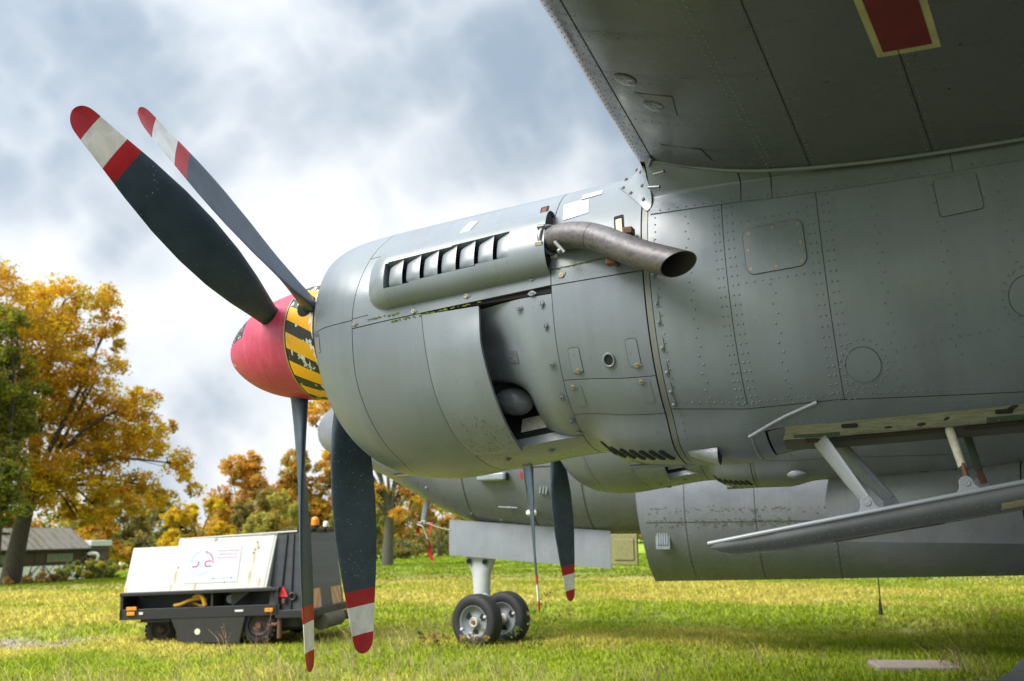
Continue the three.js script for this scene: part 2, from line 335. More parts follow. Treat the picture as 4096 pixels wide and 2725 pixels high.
// --- exhaust pipe with clamp, and the stubs beside it
{
  const pm = flat([.25, .248, .262], .5, { metalness: .35, map: canvasTex(512, 512, (c, w, h) => {
    c.fillStyle = '#b3b0b1'; c.fillRect(0, 0, w, h);
    for (let i = 0; i < 2600; i++) { const x = rnd() * w, y = rnd() * h, r = 1 + rnd() * 7; c.fillStyle = ['rgba(84,70,64,.12)', 'rgba(214,208,204,.12)', 'rgba(128,92,72,.09)', 'rgba(60,54,56,.13)'][(rnd() * 4) | 0]; c.beginPath(); c.ellipse(x, y, r * 1.6, r, 0, 0, 7); c.fill(); }
    c.fillStyle = 'rgba(60,52,48,.9)'; c.fillRect(0, h * .595, w, 3);
  }), bumpMap: dentMap, bumpScale: .002 });
  const pts = [[1.90, 3.10, .585], [1.968, 3.104, .625], [2.05, 3.103, .655], [2.163, 3.080, .69], [2.277, 3.028, .73], [2.372, 2.970, .765], [2.474, 2.915, .79], [2.645, 2.838, .83]].map((p) => V(...p));
  const cv = new THREE.CatmullRomCurve3(pts), N = 60, F = cv.computeFrenetFrames(N, false);
  const rr = (u) => interp(u, [0, .12, .16, .5, 1], [.060, .060, .066, .067, .068]);
  const ringPt = (u, a, r) => { const i = Math.min(N, Math.round(u * N)), p = cv.getPointAt(Math.min(1, i / N)); return p.add(F.normals[i].clone().multiplyScalar(Math.cos(a) * r)).add(F.binormals[i].clone().multiplyScalar(Math.sin(a) * r)); };
  const scarf = (u, q, c) => { const t = cv.getTangentAt(Math.min(1, u)); const n = V(.15, .85, -.55).normalize(), k = q.clone().sub(c).dot(n) / .068; return q.add(t.multiplyScalar(.055 * k * sm(.72, 1, u))); };
  const rp0 = ringPt; const ringQ = (u, a, r) => scarf(u, rp0(u, a, r), cv.getPointAt(Math.min(1, Math.round(u * N) / N)));
  const pipe = share(mesh('exhaust_pipe', [sheet((v, u) => ringQ(u, v * Math.PI * 2, rr(u)), 36, N, { uv: (v, u) => [v, u] }),
    sheet((v, u) => ringQ(1, v * Math.PI * 2, lerp(.068, .064, u)), 36, 1)], pm, plane));
  share(mesh('pipe_bore', [sheet((v, u) => ringQ(lerp(1, .35, u), v * Math.PI * 2, .064), 36, 20)], flat([.03, .026, .024], .9), pipe));
  const clampG = [];
  for (const [u, r, l] of [[.085, .076, .030], [.055, .071, .016]]) {
    const p = cv.getPointAt(u), t = cv.getTangentAt(u), g = new THREE.TorusGeometry(r - .006, l * .42, 8, 28); g.applyQuaternion(new THREE.Quaternion().setFromUnitVectors(V(0, 0, 1), t)); g.translate(p.x, p.y, p.z); clampG.push(g);
  }
  share(mesh('pipe_clamp', clampG, M.steel, pipe));
  for (let k = 0; k < 5; k++) { const a = 0.3 + k * 1.2, p = ringPt(.08, a, .082); const g = box(.04, .02, .022, 0, 0, 0, .004).applyQuaternion(new THREE.Quaternion().setFromAxisAngle(V(1, 0, 0), a)).translate(p.x, p.y, p.z); share(mesh('clamp_lug', g, k % 2 ? M.steel : M.bare, pipe)); }
  share(mesh('clamp_bolt', [rod([2.02, 3.06, .715], [2.07, 3.00, .715], .011, .011), new THREE.SphereGeometry(.015, 12, 8).translate(2.045, 3.01, .715)], M.steel, pipe));
  share(mesh('pipe_bracket', [rod([2.36, 3.10, .58], [2.385, 3.02, .72], .012), box(.05, .035, .06, 2.37, 3.085, .64, .008)], M.rust, pipe));
  share(mesh('pipe_bracket', [box(.05, .035, .05, 2.30, 2.93, .70, .008), rod([2.30, 2.93, .60], [2.31, 2.955, .72], .013)], M.rust, pipe));
}
// --- small plates, latches, holes and tape on the cowling
function conform(sc, thc, w, h, r, off, rot = 0) {              // a rounded plate bent to the skin; sizes in metres
  const N = 16, ys = []; for (let j = 0; j <= N; j++) ys.push(-Math.cos(j / N * Math.PI) * h / 2);
  const half = (y) => { const d = Math.abs(y) - (h / 2 - r); return d > 0 ? w / 2 - r + Math.sqrt(Math.max(0, r * r - d * d)) : w / 2; };
  const f = (x, y, d) => { const c = Math.cos(rot), s = Math.sin(rot), X = x * c - y * s, Y = x * s + y * c; return skin(sc + X, thc - Y / .66 * 57.3, d); };
  const top = sheet((u, v) => { const y = ys[Math.round(v * N)]; return f((2 * u - 1) * half(y), y, off); }, 8, N, { uv: (u, v) => [u * w + sc, v * h + thc * .01] });
  const rim = [-1, 1].map((e) => sheet((u, v) => { const y = ys[Math.round(u * N)]; return f(e * half(y), y, off - v * .004); }, N, 1));
  return mergeAll([top, ...rim]);
}
const plate = (name, sc, th, w, h, r, mat = M.grey, rot = 0, off = .0034, parent = shell) => {   // a plate in its dark joint
  const m = mesh(name, conform(sc, th, w, h, r, off, rot), mat, parent); share(m);
  share(mesh('joint', conform(sc, th, w + .0042, h + .0042, r + .0021, off - .0022, rot), M.gap, parent)); return m;
};
function fastener(sc, th, mat, rot = 0, r = .0110) {            // a slotted quarter-turn stud on its eared plate
  const q = frameAt(sc, th, .003), mtx = new THREE.Matrix4().makeBasis(q.e, q.g, q.n).setPosition(q.p);
  const ear = new THREE.Shape(); ear.moveTo(-.024, 0); ear.quadraticCurveTo(-.010, .013, 0, .015); ear.quadraticCurveTo(.010, .013, .024, 0); ear.quadraticCurveTo(.010, -.013, 0, -.015); ear.quadraticCurveTo(-.010, -.013, -.024, 0);
  const pl = new THREE.ExtrudeGeometry(ear, { depth: .002, bevelEnabled: false }).rotateZ(rot).applyMatrix4(mtx);
  const st = new THREE.CylinderGeometry(r * .92, r, .005, 18).rotateX(Math.PI / 2).translate(0, 0, .0035).applyMatrix4(mtx);
  const sl = box(r * 1.3, .0035, .002, 0, 0, .0062).rotateZ(rot + 1.2 + sc).applyMatrix4(mtx);
  share(mesh('fastener', pl, M.grey, shell)); share(mesh('fastener', st, mat, shell)); share(mesh('fastener', sl, M.rust, shell));
}
for (const [s, t, b, r] of [[.82, 87.3, 1, 0], [1.19, 86.4, 1, 0], [1.50, 83.6, 1, 0], [1.86, 80.9, 0, 0], [2.02, 81.5, 1, .5], [1.86, 87, 0, 0], [1.78, 92, 0, .4], [1.905, 91.5, 0, 1.6], [1.915, 100.5, 0, 1.6], [1.92, 116, 0, .5], [1.93, 130.5, 0, 1.8], [1.94, 143, 0, 1.8],
  [2.05, 119.6, 1, 0], [2.345, 118.6, 1, 0], [2.005, 126.2, 1, 0], [2.35, 125.0, 1, 0], [1.50, 162, 0, 0], [1.75, 162, 0, 0], [.505, 95, 0, 0], [1.95, 151, 0, 0]]) fastener(s, t, b ? M.brass : M.grey, r);
for (const [s, t, w, h] of [[.508, 99.5, .045, .10], [2.045, 115.6, .055, .115], [2.335, 114.0, .055, .115], [2.02, 130.2, .055, .115], [2.365, 129, .055, .115]]) plate('cover_plate', s, t, w, h, .012, M.grey, .04, .0028);
share(mesh('drain_hole', conform(2.213, 116, .046, .056, .023, .0026), M.dark, shell));
share(mesh('drain_lip', (() => { const q = frameAt(2.213, 116, .003), g = new THREE.TorusGeometry(.026, .005, 8, 24); g.scale(1, 1.2, 1); g.applyMatrix4(new THREE.Matrix4().makeBasis(q.e, q.g, q.n).setPosition(q.p)); return g; })(), M.grey, shell));
share(mesh('tape', conform(2.05, 49.3, .095, .13, .004, .003, .12), M.tape, shell));
share(mesh('tape', conform(2.115, 49.0, .05, .12, .004, .002, .12), paint([.40, .44, .45]), shell));
share(mesh('tape', conform(1.445, 45.8, .055, .13, .004, .003, -.3), M.tape, shell));
share(mesh('tape', conform(2.14, 40.0, .11, .05, .004, .003, .1), M.bare, shell));
for (const [s, t, w, h, m] of [[1.885, 43.8, .045, .055, M.rust], [2.315, 64.3, .05, .115, M.brass]]) { share(mesh('latch_slot', conform(s, t, w, h, .006, .0022, .1), M.dark, shell)); share(mesh('latch', conform(s, t + 1, w * .6, h * .8, .004, .0045, .1), m, shell)); }
// chin louvres
for (let k = 0; k < 7; k++) {
  const s = 2.07 + k * .050;
  share(mesh('chin_louvre', conform(s, 160.5, .027, .112, .0134, .0048, .42), M.dark, shell));
}
{ // specks of bare metal on the flap and moss in the seams
  const specks = []; for (let i = 0; i < 90; i++) { const s = lerp(1.33, 1.60, rnd()), t = lerp(128, 151, Math.sqrt(rnd())); if (s < flapF(t) + .02 || s > flapA(t) - .02) continue; const r = .002 + rnd() * .0026; specks.push(conform(s, t, r * 2, r * 2, r, .004 + .030 * (s - flapF(t)) / .3 + .0035, 0)); }
  share(tag(mesh('bare_specks', specks, M.greyLight, shell), null, null, null, 'stuff'));
  const moss = []; const run = (s0, s1, t0, t1, n, w, off) => { for (let i = 0; i < n; i++) { const k = rnd(), r = .002 + rnd() * w; moss.push(conform(lerp(s0, s1, k), lerp(t0, t1, k) + gauss() * .35, r * 3, r * 1.2, r * .6, off, 0)); } };
  run(1.00, 1.10, 80.5, 80.2, 26, .005, .016); run(1.70, 1.90, 79.6, 79.0, 40, .004, .014); run(1.06, 1.60, 89.3, 87.0, 60, .003, .004); run(2.0, 2.36, 78.6, 77.2, 44, .003, .004); run(.9, 1.1, 86.6, 86.2, 30, .004, .004);
  share(tag(mesh('moss', moss, flat([.12, .15, .02], .95), shell), null, null, null, 'stuff')); }
share(mesh('louvre_lip', [rod([2.16, 2.01, .03], [2.50, 2.02, .03], .012)], M.grey, shell));
share(mesh('drain_stub', [box(.05, .03, .03, 1.575, 2.045, .03, .006)], M.grey, shell));
// --- fixed nacelle: frame seams, rivets, hatches
const RIV = [];                                                  // [position, normal, radius]
const rv = (s, th, off = 0, r = .0048) => { const q = frameAt(s, th, off); RIV.push([q.p, q.n, r]); };
const girth = (s, t0, t1, o = {}) => { const n = Math.round((t1 - t0) * .0112 / (o.step || .036)); for (let i = 0; i <= n; i++) { const k = o.stag && i % 2 ? o.stag : 0; rv(s + k, lerp(t0, t1, i / n)); } };
girth(2.495, 45, 150); girth(2.64, 47, 137, { stag: .014 });
for (const d of [-.040, -.018, .020, .044]) girth(2.815 + d, 50, 138, { step: .037 });
girth(3.00, 97, 139, { stag: .016 });
for (const d of [-.045, -.022, .022, .045]) girth(3.235 + d, 62, 140, { step: .038 });
girth(3.455, 64, 143, { stag: .018 }); girth(3.70, 66, 147, { stag: .020 }); girth(3.945, 66, 150, { stag: .018 }); girth(4.18, 66, 150, { stag: .018 });
const seamTh = (s) => interp(s, [2.46, 2.8, 3.2, 4.2], [135.3, 138.2, 138.2, 145.2]);
for (let s = 2.50; s < 4.3; s += .034) { rv(s, seamTh(s) - 1); if (s > 2.8) rv(s, 149.4); }
for (let s = 2.86; s < 3.2; s += .036) { rv(s, 95.4); rv(s, 73.4); }
for (let i = 0; i < 22; i++) { const a = i / 22 * 6.283; rv(3.335 + Math.cos(a) * .095, 127.3 - Math.sin(a) * .095 / .62 * 57.3); rv(3.99 + Math.cos(a) * .095, 112 - Math.sin(a) * .095 / .62 * 57.3); }
for (let i = 0; i < 12; i++) { rv(3.47 + i * .036, interp(i, [0, 12], [123.3, 120.5])); }
const line = (pts, w = .0034) => { const g = []; for (let i = 1; i < pts.length; i++) { const n = 20; g.push(sheet((u, v) => { const s = lerp(pts[i - 1][0], pts[i][0], u), t = lerp(pts[i - 1][1], pts[i][1], u), vert = Math.abs(pts[i][0] - pts[i - 1][0]) < .05; return skin(s + (vert ? (v - .5) * w : 0), t + (vert ? 0 : (v - .5) * w / .62 * 57.3), .0012); }, n, 1)); } return g; };
for (const [p, w] of [[[[2.815, 52], [2.815, 138]], .0026], [[[3.235, 62], [3.235, 140]], .0026], [[[2.46, 137.4], [2.8, 140], [3.2, 139.6], [4.3, 147]], .003]]) share(mesh('skin_joint', line(p, w), M.gap, shell));
plate('access_hatch', 3.035, 84.6, .262, .19, .035, M.grey, .02, .0045);
for (const [x, y] of [[-.105, .07], [.0, .08], [.11, .075], [.115, .0], [.11, -.075], [0, -.082], [-.11, -.075], [-.115, 0]]) share(mesh('hatch_screw', (() => { const q = frameAt(3.035 + x, 84.6 - y / .66 * 57.3, .004), g = new THREE.CylinderGeometry(.0065, .0075, .003, 12).rotateX(Math.PI / 2); return g.applyMatrix4(new THREE.Matrix4().makeBasis(q.e, q.g, q.n).setPosition(q.p)); })(), M.brass, shell));
plate('access_hatch', 3.795, 77.3, .165, .15, .014, M.grey, .05, .0035);
plate('access_hatch', 3.335, 127.3, .142, .142, .071, M.grey, 0, .003);
plate('access_hatch', 3.99, 112, .142, .142, .071, M.grey, 0, .003);
for (const th of [75.2, 79.3, 86, 96.5, 103, 112, 121, 128.5, 134]) { // toggle plates along the seal strip
  const m = conform(2.478, th, .020, .062, .010, .004, .03); share(mesh('toggle_plate', m, M.grey, shell));
  const q = frameAt(2.478, th + 1.4, .006); share(mesh('toggle_stud', new THREE.SphereGeometry(.0085, 10, 8).scale(1, 1, .6).applyMatrix4(new THREE.Matrix4().makeBasis(q.e, q.g, q.n).setPosition(q.p)), M.grey, shell));
}
// fillet sheets between nacelle and wing
const wingLow = (x, z) => { const le = LEx(z), c = 4.5, xc = Math.max(0, (x - le) / c); return LEy(z) - .7 * c * (.2969 * Math.sqrt(xc) - .126 * xc - .3516 * xc * xc + .2843 * xc ** 3 - .1036 * xc ** 4) - .0105 * (x - le); };
const wingUp = (x, z) => { const le = LEx(z), c = 4.5, xc = Math.max(0, (x - le) / c); return LEy(z) + .82 * c * (.2969 * Math.sqrt(xc) - .126 * xc - .3516 * xc * xc + .2843 * xc ** 3 - .1036 * xc ** 4) - .0105 * (x - le); };
function LEx(z) { return z > -4.6 ? 2.355 + .019 * (z - .3) : 2.262; }
function LEy(z) { return z > 0 ? 3.56 + .0745 * (z - .3) : 3.538; }
const filletLow = (s) => interp(s, [2.45, 2.55, 2.9, 3.05, 3.4, 4.3], [62, 62.6, 64.9, 66.3, 68, 70]);
const fillet = (a, b, o = {}) => sheet((u, v) => {
  const s = lerp(a, b, u), p0 = skin(s, filletLow(s), .005), p1 = skin(s, filletLow(s) - 9, .010);
  const z2 = .60, x2 = p1.x, w = V(x2, wingLow(x2, z2) - .004, z2);
  return v < .5 ? p0.clone().lerp(p1, v * 2) : p1.clone().lerp(w, Math.pow((v - .5) * 2, 1.0)).add(V(0, 0, .018 * Math.pow((v - .5) * 2, 3)));
}, 24, 14, { uv: (u, v) => [lerp(a, b, u), v * .25] });
for (const [a, b] of [[2.47, 2.905], [2.91, 3.045], [3.05, 3.79], [3.795, 5.4]]) share(mesh('wing_fillet', fillet(a, b), M.grey, shell));
share(mesh('wing_fillet_bead', tube([2.5, 2.9, 3.4, 4.0, 4.6, 5.3].map((x) => [x, wingLow(x, .62) - .006, .622]), .009, 40, 8), M.duct, shell));
for (let s = 2.52; s < 4.2; s += .042) rv(s, filletLow(s) - 1.2, .006);
{ // nose of the fillet, flaring up to the leading edge
  const f = (u, v) => { const th = lerp(60, 18, u), s0 = interp(u, [0, .25, .5, 1], [2.45, 2.36, 2.28, 2.30]), p = skin(s0, th, .004);
    const top = V(2.40 - .05 * u, lerp(3.49, 3.60, u), lerp(.50, .22, u)), m = skin(s0 + .07, th, .010), k = v;
    const a = p.clone().lerp(m, k), b = m.clone().lerp(top, k); return a.lerp(b, k); };
  share(mesh('wing_root_fairing', sheet(f, 20, 18, { uv: (u, v) => [u * .4, v * .4] }), M.grey, shell));
  for (const [u, v] of [[.12, .25], [.30, .12], [.45, .1], [.7, .12], [.2, .55], [.55, .75], [.3, .8]]) { const p = f(u, v); share(mesh('fairing_bolt', new THREE.SphereGeometry(.010, 10, 8).translate(p.x, p.y, p.z + .002), u > .5 ? M.rust : M.grey, shell)); }
  for (const [a, b] of [[[2.47, 3.415, .60], [2.50, 3.43, .66]], [[2.50, 3.36, .62], [2.56, 3.35, .66]], [[2.47, 3.30, .615], [2.53, 3.285, .64]]]) share(mesh('fairing_clip', rod(a, b, .008), M.steel, shell));
}
// --- wing
{
  const zs = [-16, -9.2, -5.4, -4.6, -3, -1, 0, .3, 1, 2, 3.2, 4.8, 7, 9];
  const chord = 4.5, nx = 60;
  const xs = []; for (let i = 0; i <= nx; i++) xs.push(chord * (1 - Math.cos(i / nx * Math.PI / 2)) ** 1.0);
  const streak = canvasTex(2048, 2048, (c, w, h) => {           // 2.6 m of chord (u) by 2.6 m of span (v): paint, streaked dirt along the ribs and behind the leading edge
    c.fillStyle = '#d6dad6'; c.fillRect(0, 0, w, h);
    const K = w / 2.6;
    for (let i = 0; i < 5000; i++) { const x = rnd() * w, y = rnd() * h; c.fillStyle = rnd() < .5 ? 'rgba(255,255,255,.06)' : 'rgba(60,66,50,.07)'; c.fillRect(x, y, 6 + rnd() * 70, 1 + rnd() * 3); }
    for (let i = 0; i < 900; i++) { const y = rnd() * h, l = (.03 + rnd() * .085) * K; c.fillStyle = rnd() < .55 ? 'rgba(66,74,34,.55)' : 'rgba(40,44,40,.5)'; c.fillRect((.03 + rnd() * .02) * K, y, l, 1 + rnd() * 4); }
    for (const z of [.14, .46, .78, 1.12, 1.44, 1.78, 2.1, 2.44]) for (let i = 0; i < 260; i++) { const x = (.1 + rnd() * rnd() * .85) * K, y = z * K + gauss() * 9; c.fillStyle = rnd() < .5 ? 'rgba(70,80,40,.20)' : 'rgba(40,46,42,.18)'; c.fillRect(x, y + gauss() * 16, 4 + rnd() * 30, 1 + rnd() * 2.5); }
    for (let i = 0; i < 70; i++) { c.fillStyle = 'rgba(40,44,38,.7)'; c.beginPath(); c.arc(rnd() * w, rnd() * h, 1 + rnd() * 4, 0, 7); c.fill(); }
  });
  streak.wrapS = THREE.MirroredRepeatWrapping; streak.wrapT = THREE.RepeatWrapping; streak.repeat.set(1 / 2.6, 1 / 2.6);
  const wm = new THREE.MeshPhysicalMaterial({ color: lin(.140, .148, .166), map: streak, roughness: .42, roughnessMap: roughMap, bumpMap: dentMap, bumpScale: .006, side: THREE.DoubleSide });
  const zAt = (v) => { const k = v * (zs.length - 1), i = Math.min(zs.length - 2, Math.floor(k)); return lerp(zs[i], zs[i + 1], k - i); };
  const pt = (f) => (u, v) => { const z = zAt(v), k = u * nx, i = Math.min(nx - 1, Math.floor(k)), d = lerp(xs[i], xs[i + 1], k - i), x = LEx(z) + d; return V(x, f(x, z), z); };
  const uv = (u, v, p) => [p.x - LEx(p.z), p.z + 40];
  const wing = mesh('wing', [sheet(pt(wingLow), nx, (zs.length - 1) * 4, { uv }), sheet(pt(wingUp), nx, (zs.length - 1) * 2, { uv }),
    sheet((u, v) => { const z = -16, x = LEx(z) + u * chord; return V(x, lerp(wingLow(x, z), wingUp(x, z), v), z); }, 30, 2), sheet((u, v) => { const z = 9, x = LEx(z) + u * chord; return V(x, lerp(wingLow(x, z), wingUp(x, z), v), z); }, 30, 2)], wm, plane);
  const up = (x, z, d) => V(x, wingLow(x, z) - d, z);
  const wr = (x, z, r = .0050) => { const a = wingLow(x + .004, z) - wingLow(x, z), n = V(a / .004, -1, .0745).normalize(); RIV.push([up(x, z, .0), n, r]); };
  for (let z = .62; z < 2.5; z += .036) {
    const k = 1.9 - z;
    for (const d of [.022, .045, .075, .10]) if (d < .05 || (Math.round(z / .036) % 2)) wr(LEx(z) + d + .02, z, .0036);
    wr(LEx(z) + .60 + .095 * (1.68 - z), z); wr(LEx(z) + .57 + .095 * (1.68 - z), z + .018);
    wr(LEx(z) + .755 + .077 * k - .018, z, .0036); wr(LEx(z) + .755 + .077 * k + .018, z, .0036);
    wr(LEx(z) + 1.20 + .15 * (1.63 - z) + .018, z, .0036); wr(LEx(z) + 1.20 + .15 * (1.63 - z) - .018, z, .0034);
  }
  for (const z of [.74, 1.06, 1.40, 1.72, 2.04]) for (let d = .17; d < .62; d += .036) wr(LEx(z) + d, z + d * .0, .0036);
  const seam = (f, w = .004) => sheet((u, v) => { const z = lerp(.62, 3.4, u), x = LEx(z) + f(z) + (v - .5) * w; return up(x, z, .0015); }, 30, 1);
  for (const q of [seam((z) => .135, .005), seam((z) => .755 + .077 * (1.9 - z)), seam((z) => 1.20 + .15 * (1.63 - z))]) mesh('wing_seam', q, M.gap, wing);
  // round and wedge-shaped doublers near the leading edge
  const disc = (x, z, r, h) => { const pts = []; return sheet((u, v) => { const a = u * 6.2832, q = r * v; return up(x + Math.cos(a) * q, z + Math.sin(a) * q * 1.0, .003 + h * (v < .99 ? 1 : 0)); }, 28, 6, { uv: (u, v) => [v * r, u] }); };
  for (const [x, z] of [[2.60, 1.42], [2.665, 1.22], [2.62, 2.02]]) mesh('inspection_cover', disc(x, z, .046, .002), wm, wing);
  const wedge = (pts) => { const sh = new THREE.Shape(pts.map((p) => new THREE.Vector2(p[0], p[1]))), g = new THREE.ShapeGeometry(sh), q = g.attributes.position; for (let i = 0; i < q.count; i++) { const p = up(q.getX(i), q.getY(i), .004); q.setXYZ(i, p.x, p.y, p.z); } g.computeVertexNormals(); return g; };
  mesh('doubler_plate', wedge([[2.60, 1.32], [2.76, 1.31], [2.74, 1.13], [2.70, 1.20]]), wm, wing);
  mesh('doubler_plate', wedge([[2.585, .84], [2.77, .83], [2.80, .70], [2.75, .71], [2.73, .78], [2.60, .80]]), wm, wing);
  for (let i = 0; i < 12; i++) { wr(2.61 + i * .0125, 1.305, .0034); wr(2.75 - i * .0008, 1.30 - i * .013, .0034); wr(2.60 + i * .014, .822, .0034); }
  // painted marking: dull red panel with a pale yellow border
  const mk = (x0, x1, z0, z1, d) => sheet((u, v) => { const x = lerp(x0, x1, u), z = lerp(z0, z1, v); return up(x + .146 * (1.5 - z), z, d); }, 8, 10, { uv: (u, v) => [u * .2, v * .9] });
  mesh('marking_border', mk(3.525, 3.730, 1.455, 2.5, .0015), flat([.50, .47, .24], .6, { map: grain }), wing);
  mesh('marking_panel', mk(3.549, 3.706, 1.486, 2.46, .003), flat([.17, .012, .010], .6, { map: grain }), wing);
  for (let i = 0; i < 12; i++) wr(3.545 + i * .016, 1.470, .004);
}
// --- belly of the outer nacelle: open bay, beam, struts and hanging door
{
  const beamT = (s) => 150.2;
  const beamMat = flat([.46, .47, .43], .8, { map: canvasTex(1024, 128, (c, w, h) => {
    c.fillStyle = '#cfcdb6'; c.fillRect(0, 0, w, h);
    for (let i = 0; i < 900; i++) { c.fillStyle = ['rgba(70,60,44,.18)', 'rgba(84,104,84,.22)', 'rgba(220,214,190,.2)', 'rgba(110,80,40,.14)'][(rnd() * 4) | 0]; c.fillRect(rnd() * w, rnd() * h, 8 + rnd() * 50, 1 + rnd() * 5); }
    for (const x of [270, 350, 410, 560, 700]) { c.fillStyle = 'rgba(34,28,22,.72)'; c.beginPath(); c.ellipse(x, 30 + rnd() * 70, 4 + rnd() * 7, 8 + rnd() * 12, rnd(), 0, 7); c.fill(); }
    c.fillStyle = 'rgba(70,96,78,.75)'; c.fillRect(500, 84, 150, 44); c.fillRect(30, 90, 120, 30); c.fillRect(690, 70, 140, 58);
  }) });
  const S0 = 2.93, S1 = 5.4;
  const b = (s, v) => { const t = skin(s, beamT(s), -.004), low = glob(s, interp(s, [2.9, 3.1, 4.0, 5.4], [-.905, -.925, -.925, -.80]), interp(s, [2.9, 3.1, 5.4], [.14, .20, .20])); const p = t.clone().lerp(low, v); return p; };
  const beam = mesh('bay_beam', [sheet((u, v) => b(lerp(S0, S1, u), v * .60), 50, 4, { uv: (u, v) => [u * 1.4, 1 - v] })], beamMat, plane);
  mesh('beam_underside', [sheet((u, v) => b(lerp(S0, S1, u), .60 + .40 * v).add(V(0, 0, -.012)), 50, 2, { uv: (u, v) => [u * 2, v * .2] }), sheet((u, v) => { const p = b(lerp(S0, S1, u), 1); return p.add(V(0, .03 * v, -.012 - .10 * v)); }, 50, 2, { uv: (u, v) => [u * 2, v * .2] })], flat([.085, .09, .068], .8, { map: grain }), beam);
  mesh('beam_flange', [sheet((u, v) => { const p = b(lerp(S0 + .1, S1, u), .60); return p.add(V(0, 0, .012 * Math.sin(v * Math.PI) + .002)); }, 40, 3)], beamMat, beam);
  for (const s of [3.235, 3.86]) { const p = b(s, .25), g = new THREE.CapsuleGeometry(.010, .05, 4, 10).rotateZ(Math.PI / 2).translate(p.x, p.y, p.z + .006); mesh('slot', g, M.dark, beam); }
  for (const [a, c] of [[3.03, 3.10], [3.16, 3.62], [3.70, 4.6]]) mesh('slot', sheet((u, v) => b(lerp(a, c, u), lerp(.63, .76, v)).add(V(0, 0, .001)), 12, 2), flat([.05, .036, .024], .95, { map: grain }), beam);
  for (let s = 3; s < 4.4; s += .04) { const p = b(s, .52); RIV.push([p, V(0, -.2, 1).normalize(), .0036]); }
  mesh('bay_floor', [sheet((u, v) => { const s = lerp(2.9, 5.4, u); return glob(s, -.86 + .10 * v, lerp(.10, -.5, v)); }, 20, 4)], M.duct, plane);
  mesh('bay_bulkhead', [sheet((u, v) => skin(2.875, lerp(142, 180, u), -.004 - .10 * v), 12, 3)], M.dark, plane);
  mesh('bay_edge_plate', [sheet((u, v) => skin(lerp(2.875, 3.02, u * (1 - .1 * v)), lerp(151.5, 179, v), .002 - .012 * u), 8, 14, { uv: (u, v) => [u * .14, v * .3] })], M.greyFar, plane);
  mesh('bay_lip', [tube([[2.79, 151.5], [2.95, 149.6], [3.12, 147.8]].map(([s, t]) => { const p = skin(s, t - 2.5 * (s - 2.79) / .33 * 3.4, .008); return [p.x, p.y, p.z]; }), .009, 20, 6), tube([151, 158, 166, 178].map((t) => { const p = skin(2.80, t, .003); return [p.x, p.y, p.z]; }), .006, 20, 6)], M.greyLight, plane);
  // air scoop ahead of the bay
  { const q = frameAt(2.565, 160, 0), mt = new THREE.Matrix4().makeBasis(q.e, q.g, q.n).setPosition(q.p);
    const g = sheet((u, v) => { const w = lerp(.028, .055, Math.pow(u, .7)), a = Math.PI * v; return V(-.085 + .15 * u, Math.cos(a) * w, Math.pow(Math.sin(a), .7) * .060 * Math.pow(u, .8)); }, 12, 16).applyMatrix4(mt);
    const sc = mesh('air_scoop', g, M.greyLight, plane); mesh('scoop_mouth', sheet((u, v) => { const a = Math.PI * v; return V(.066, Math.cos(a) * .052 * u, Math.pow(Math.sin(a), .7) * .056 * u); }, 4, 16).applyMatrix4(mt), M.dark, sc); }
  // intake door: a shallow bowed panel hanging on two pairs of struts
  const X0 = 2.60, X1 = 6.2, door = (x, v, top) => { // v from the near rim (0) to the far rim (1)
    const tip = Math.pow(clamp((x - X0) / .34, 0, 1), .5), hw = .20 * (.75 + .25 * tip), y0 = 1.614 + (x - X0) * .186, dep = .104 * (.80 + .20 * clamp((x - X0) / 1.2, 0, 1));
    const a = Math.PI * v, zc = .14; return V(x + (1 - tip) * .05 * Math.sin(a), y0 - (top ? -.004 : dep * Math.pow(Math.sin(a), .75) * (.45 + .55 * tip)), zc + hw * Math.cos(a)); };
  const xd = (u) => lerp(X0, X1, u * u * .35 + u * .65);
  const dm = paint([.165, .180, .195], .42, .003);
  const dr = mesh('intake_door', [sheet((u, v) => door(xd(u), v, 0), 70, 24, { uv: (u, v) => [u * 3.6, v * .5] }), sheet((u, v) => door(xd(u), v, 1), 70, 4, { uv: (u, v) => [u * 3.6, v * .5] })], dm, plane);
  mesh('door_rim', [tube([0, .08, .2, .4, .6, .8, 1].map((u) => { const p = door(xd(u), 0, 1); return [p.x, p.y + .004, p.z]; }), .011, 60, 8)], M.greyLight, dr);
  mesh('door_strip', [sheet((u, v) => door(lerp(3.15, 3.62, u), .40 + .05 * v, 0).add(V(0, -.003, .002)), 14, 2)], M.greyFar, dr);
  mesh('tape', [sheet((u, v) => door(lerp(3.84, 3.97, u), .15 + .12 * v, 0).add(V(0, -.003, .003)), 5, 3)], flat([.5, .46, .3], .6, { map: grain }), dr);
  for (let x = 2.75; x < 4.3; x += .05) { const p = door(x, .16, 0); RIV.push([p, V(0, -.3, 1).normalize(), .0032]); }
  const strut = (a, c, r0, r1, mat, w = 1) => mesh('door_strut', [rod(a, c, r0, r1, 10, w)], mat, plane);
  const lug = (x, z, m) => { const y = 1.614 + (x - X0) * .186; const g = new THREE.Shape(); g.moveTo(-.085, 0); g.quadraticCurveTo(-.035, .008, -.026, .045); g.absarc(0, .05, .026, Math.PI, 0, true); g.quadraticCurveTo(.035, .008, .085, 0); return mesh('hinge_lug', [new THREE.ExtrudeGeometry(g, { depth: .02, bevelEnabled: true, bevelSize: .003, bevelThickness: .003, bevelSegments: 1 }).rotateZ(.18).translate(x, y, z - .01), cyl(.015, .015, .034, 16).rotateX(Math.PI / 2).translate(x - .008, y + .05, z)], m, dr); };
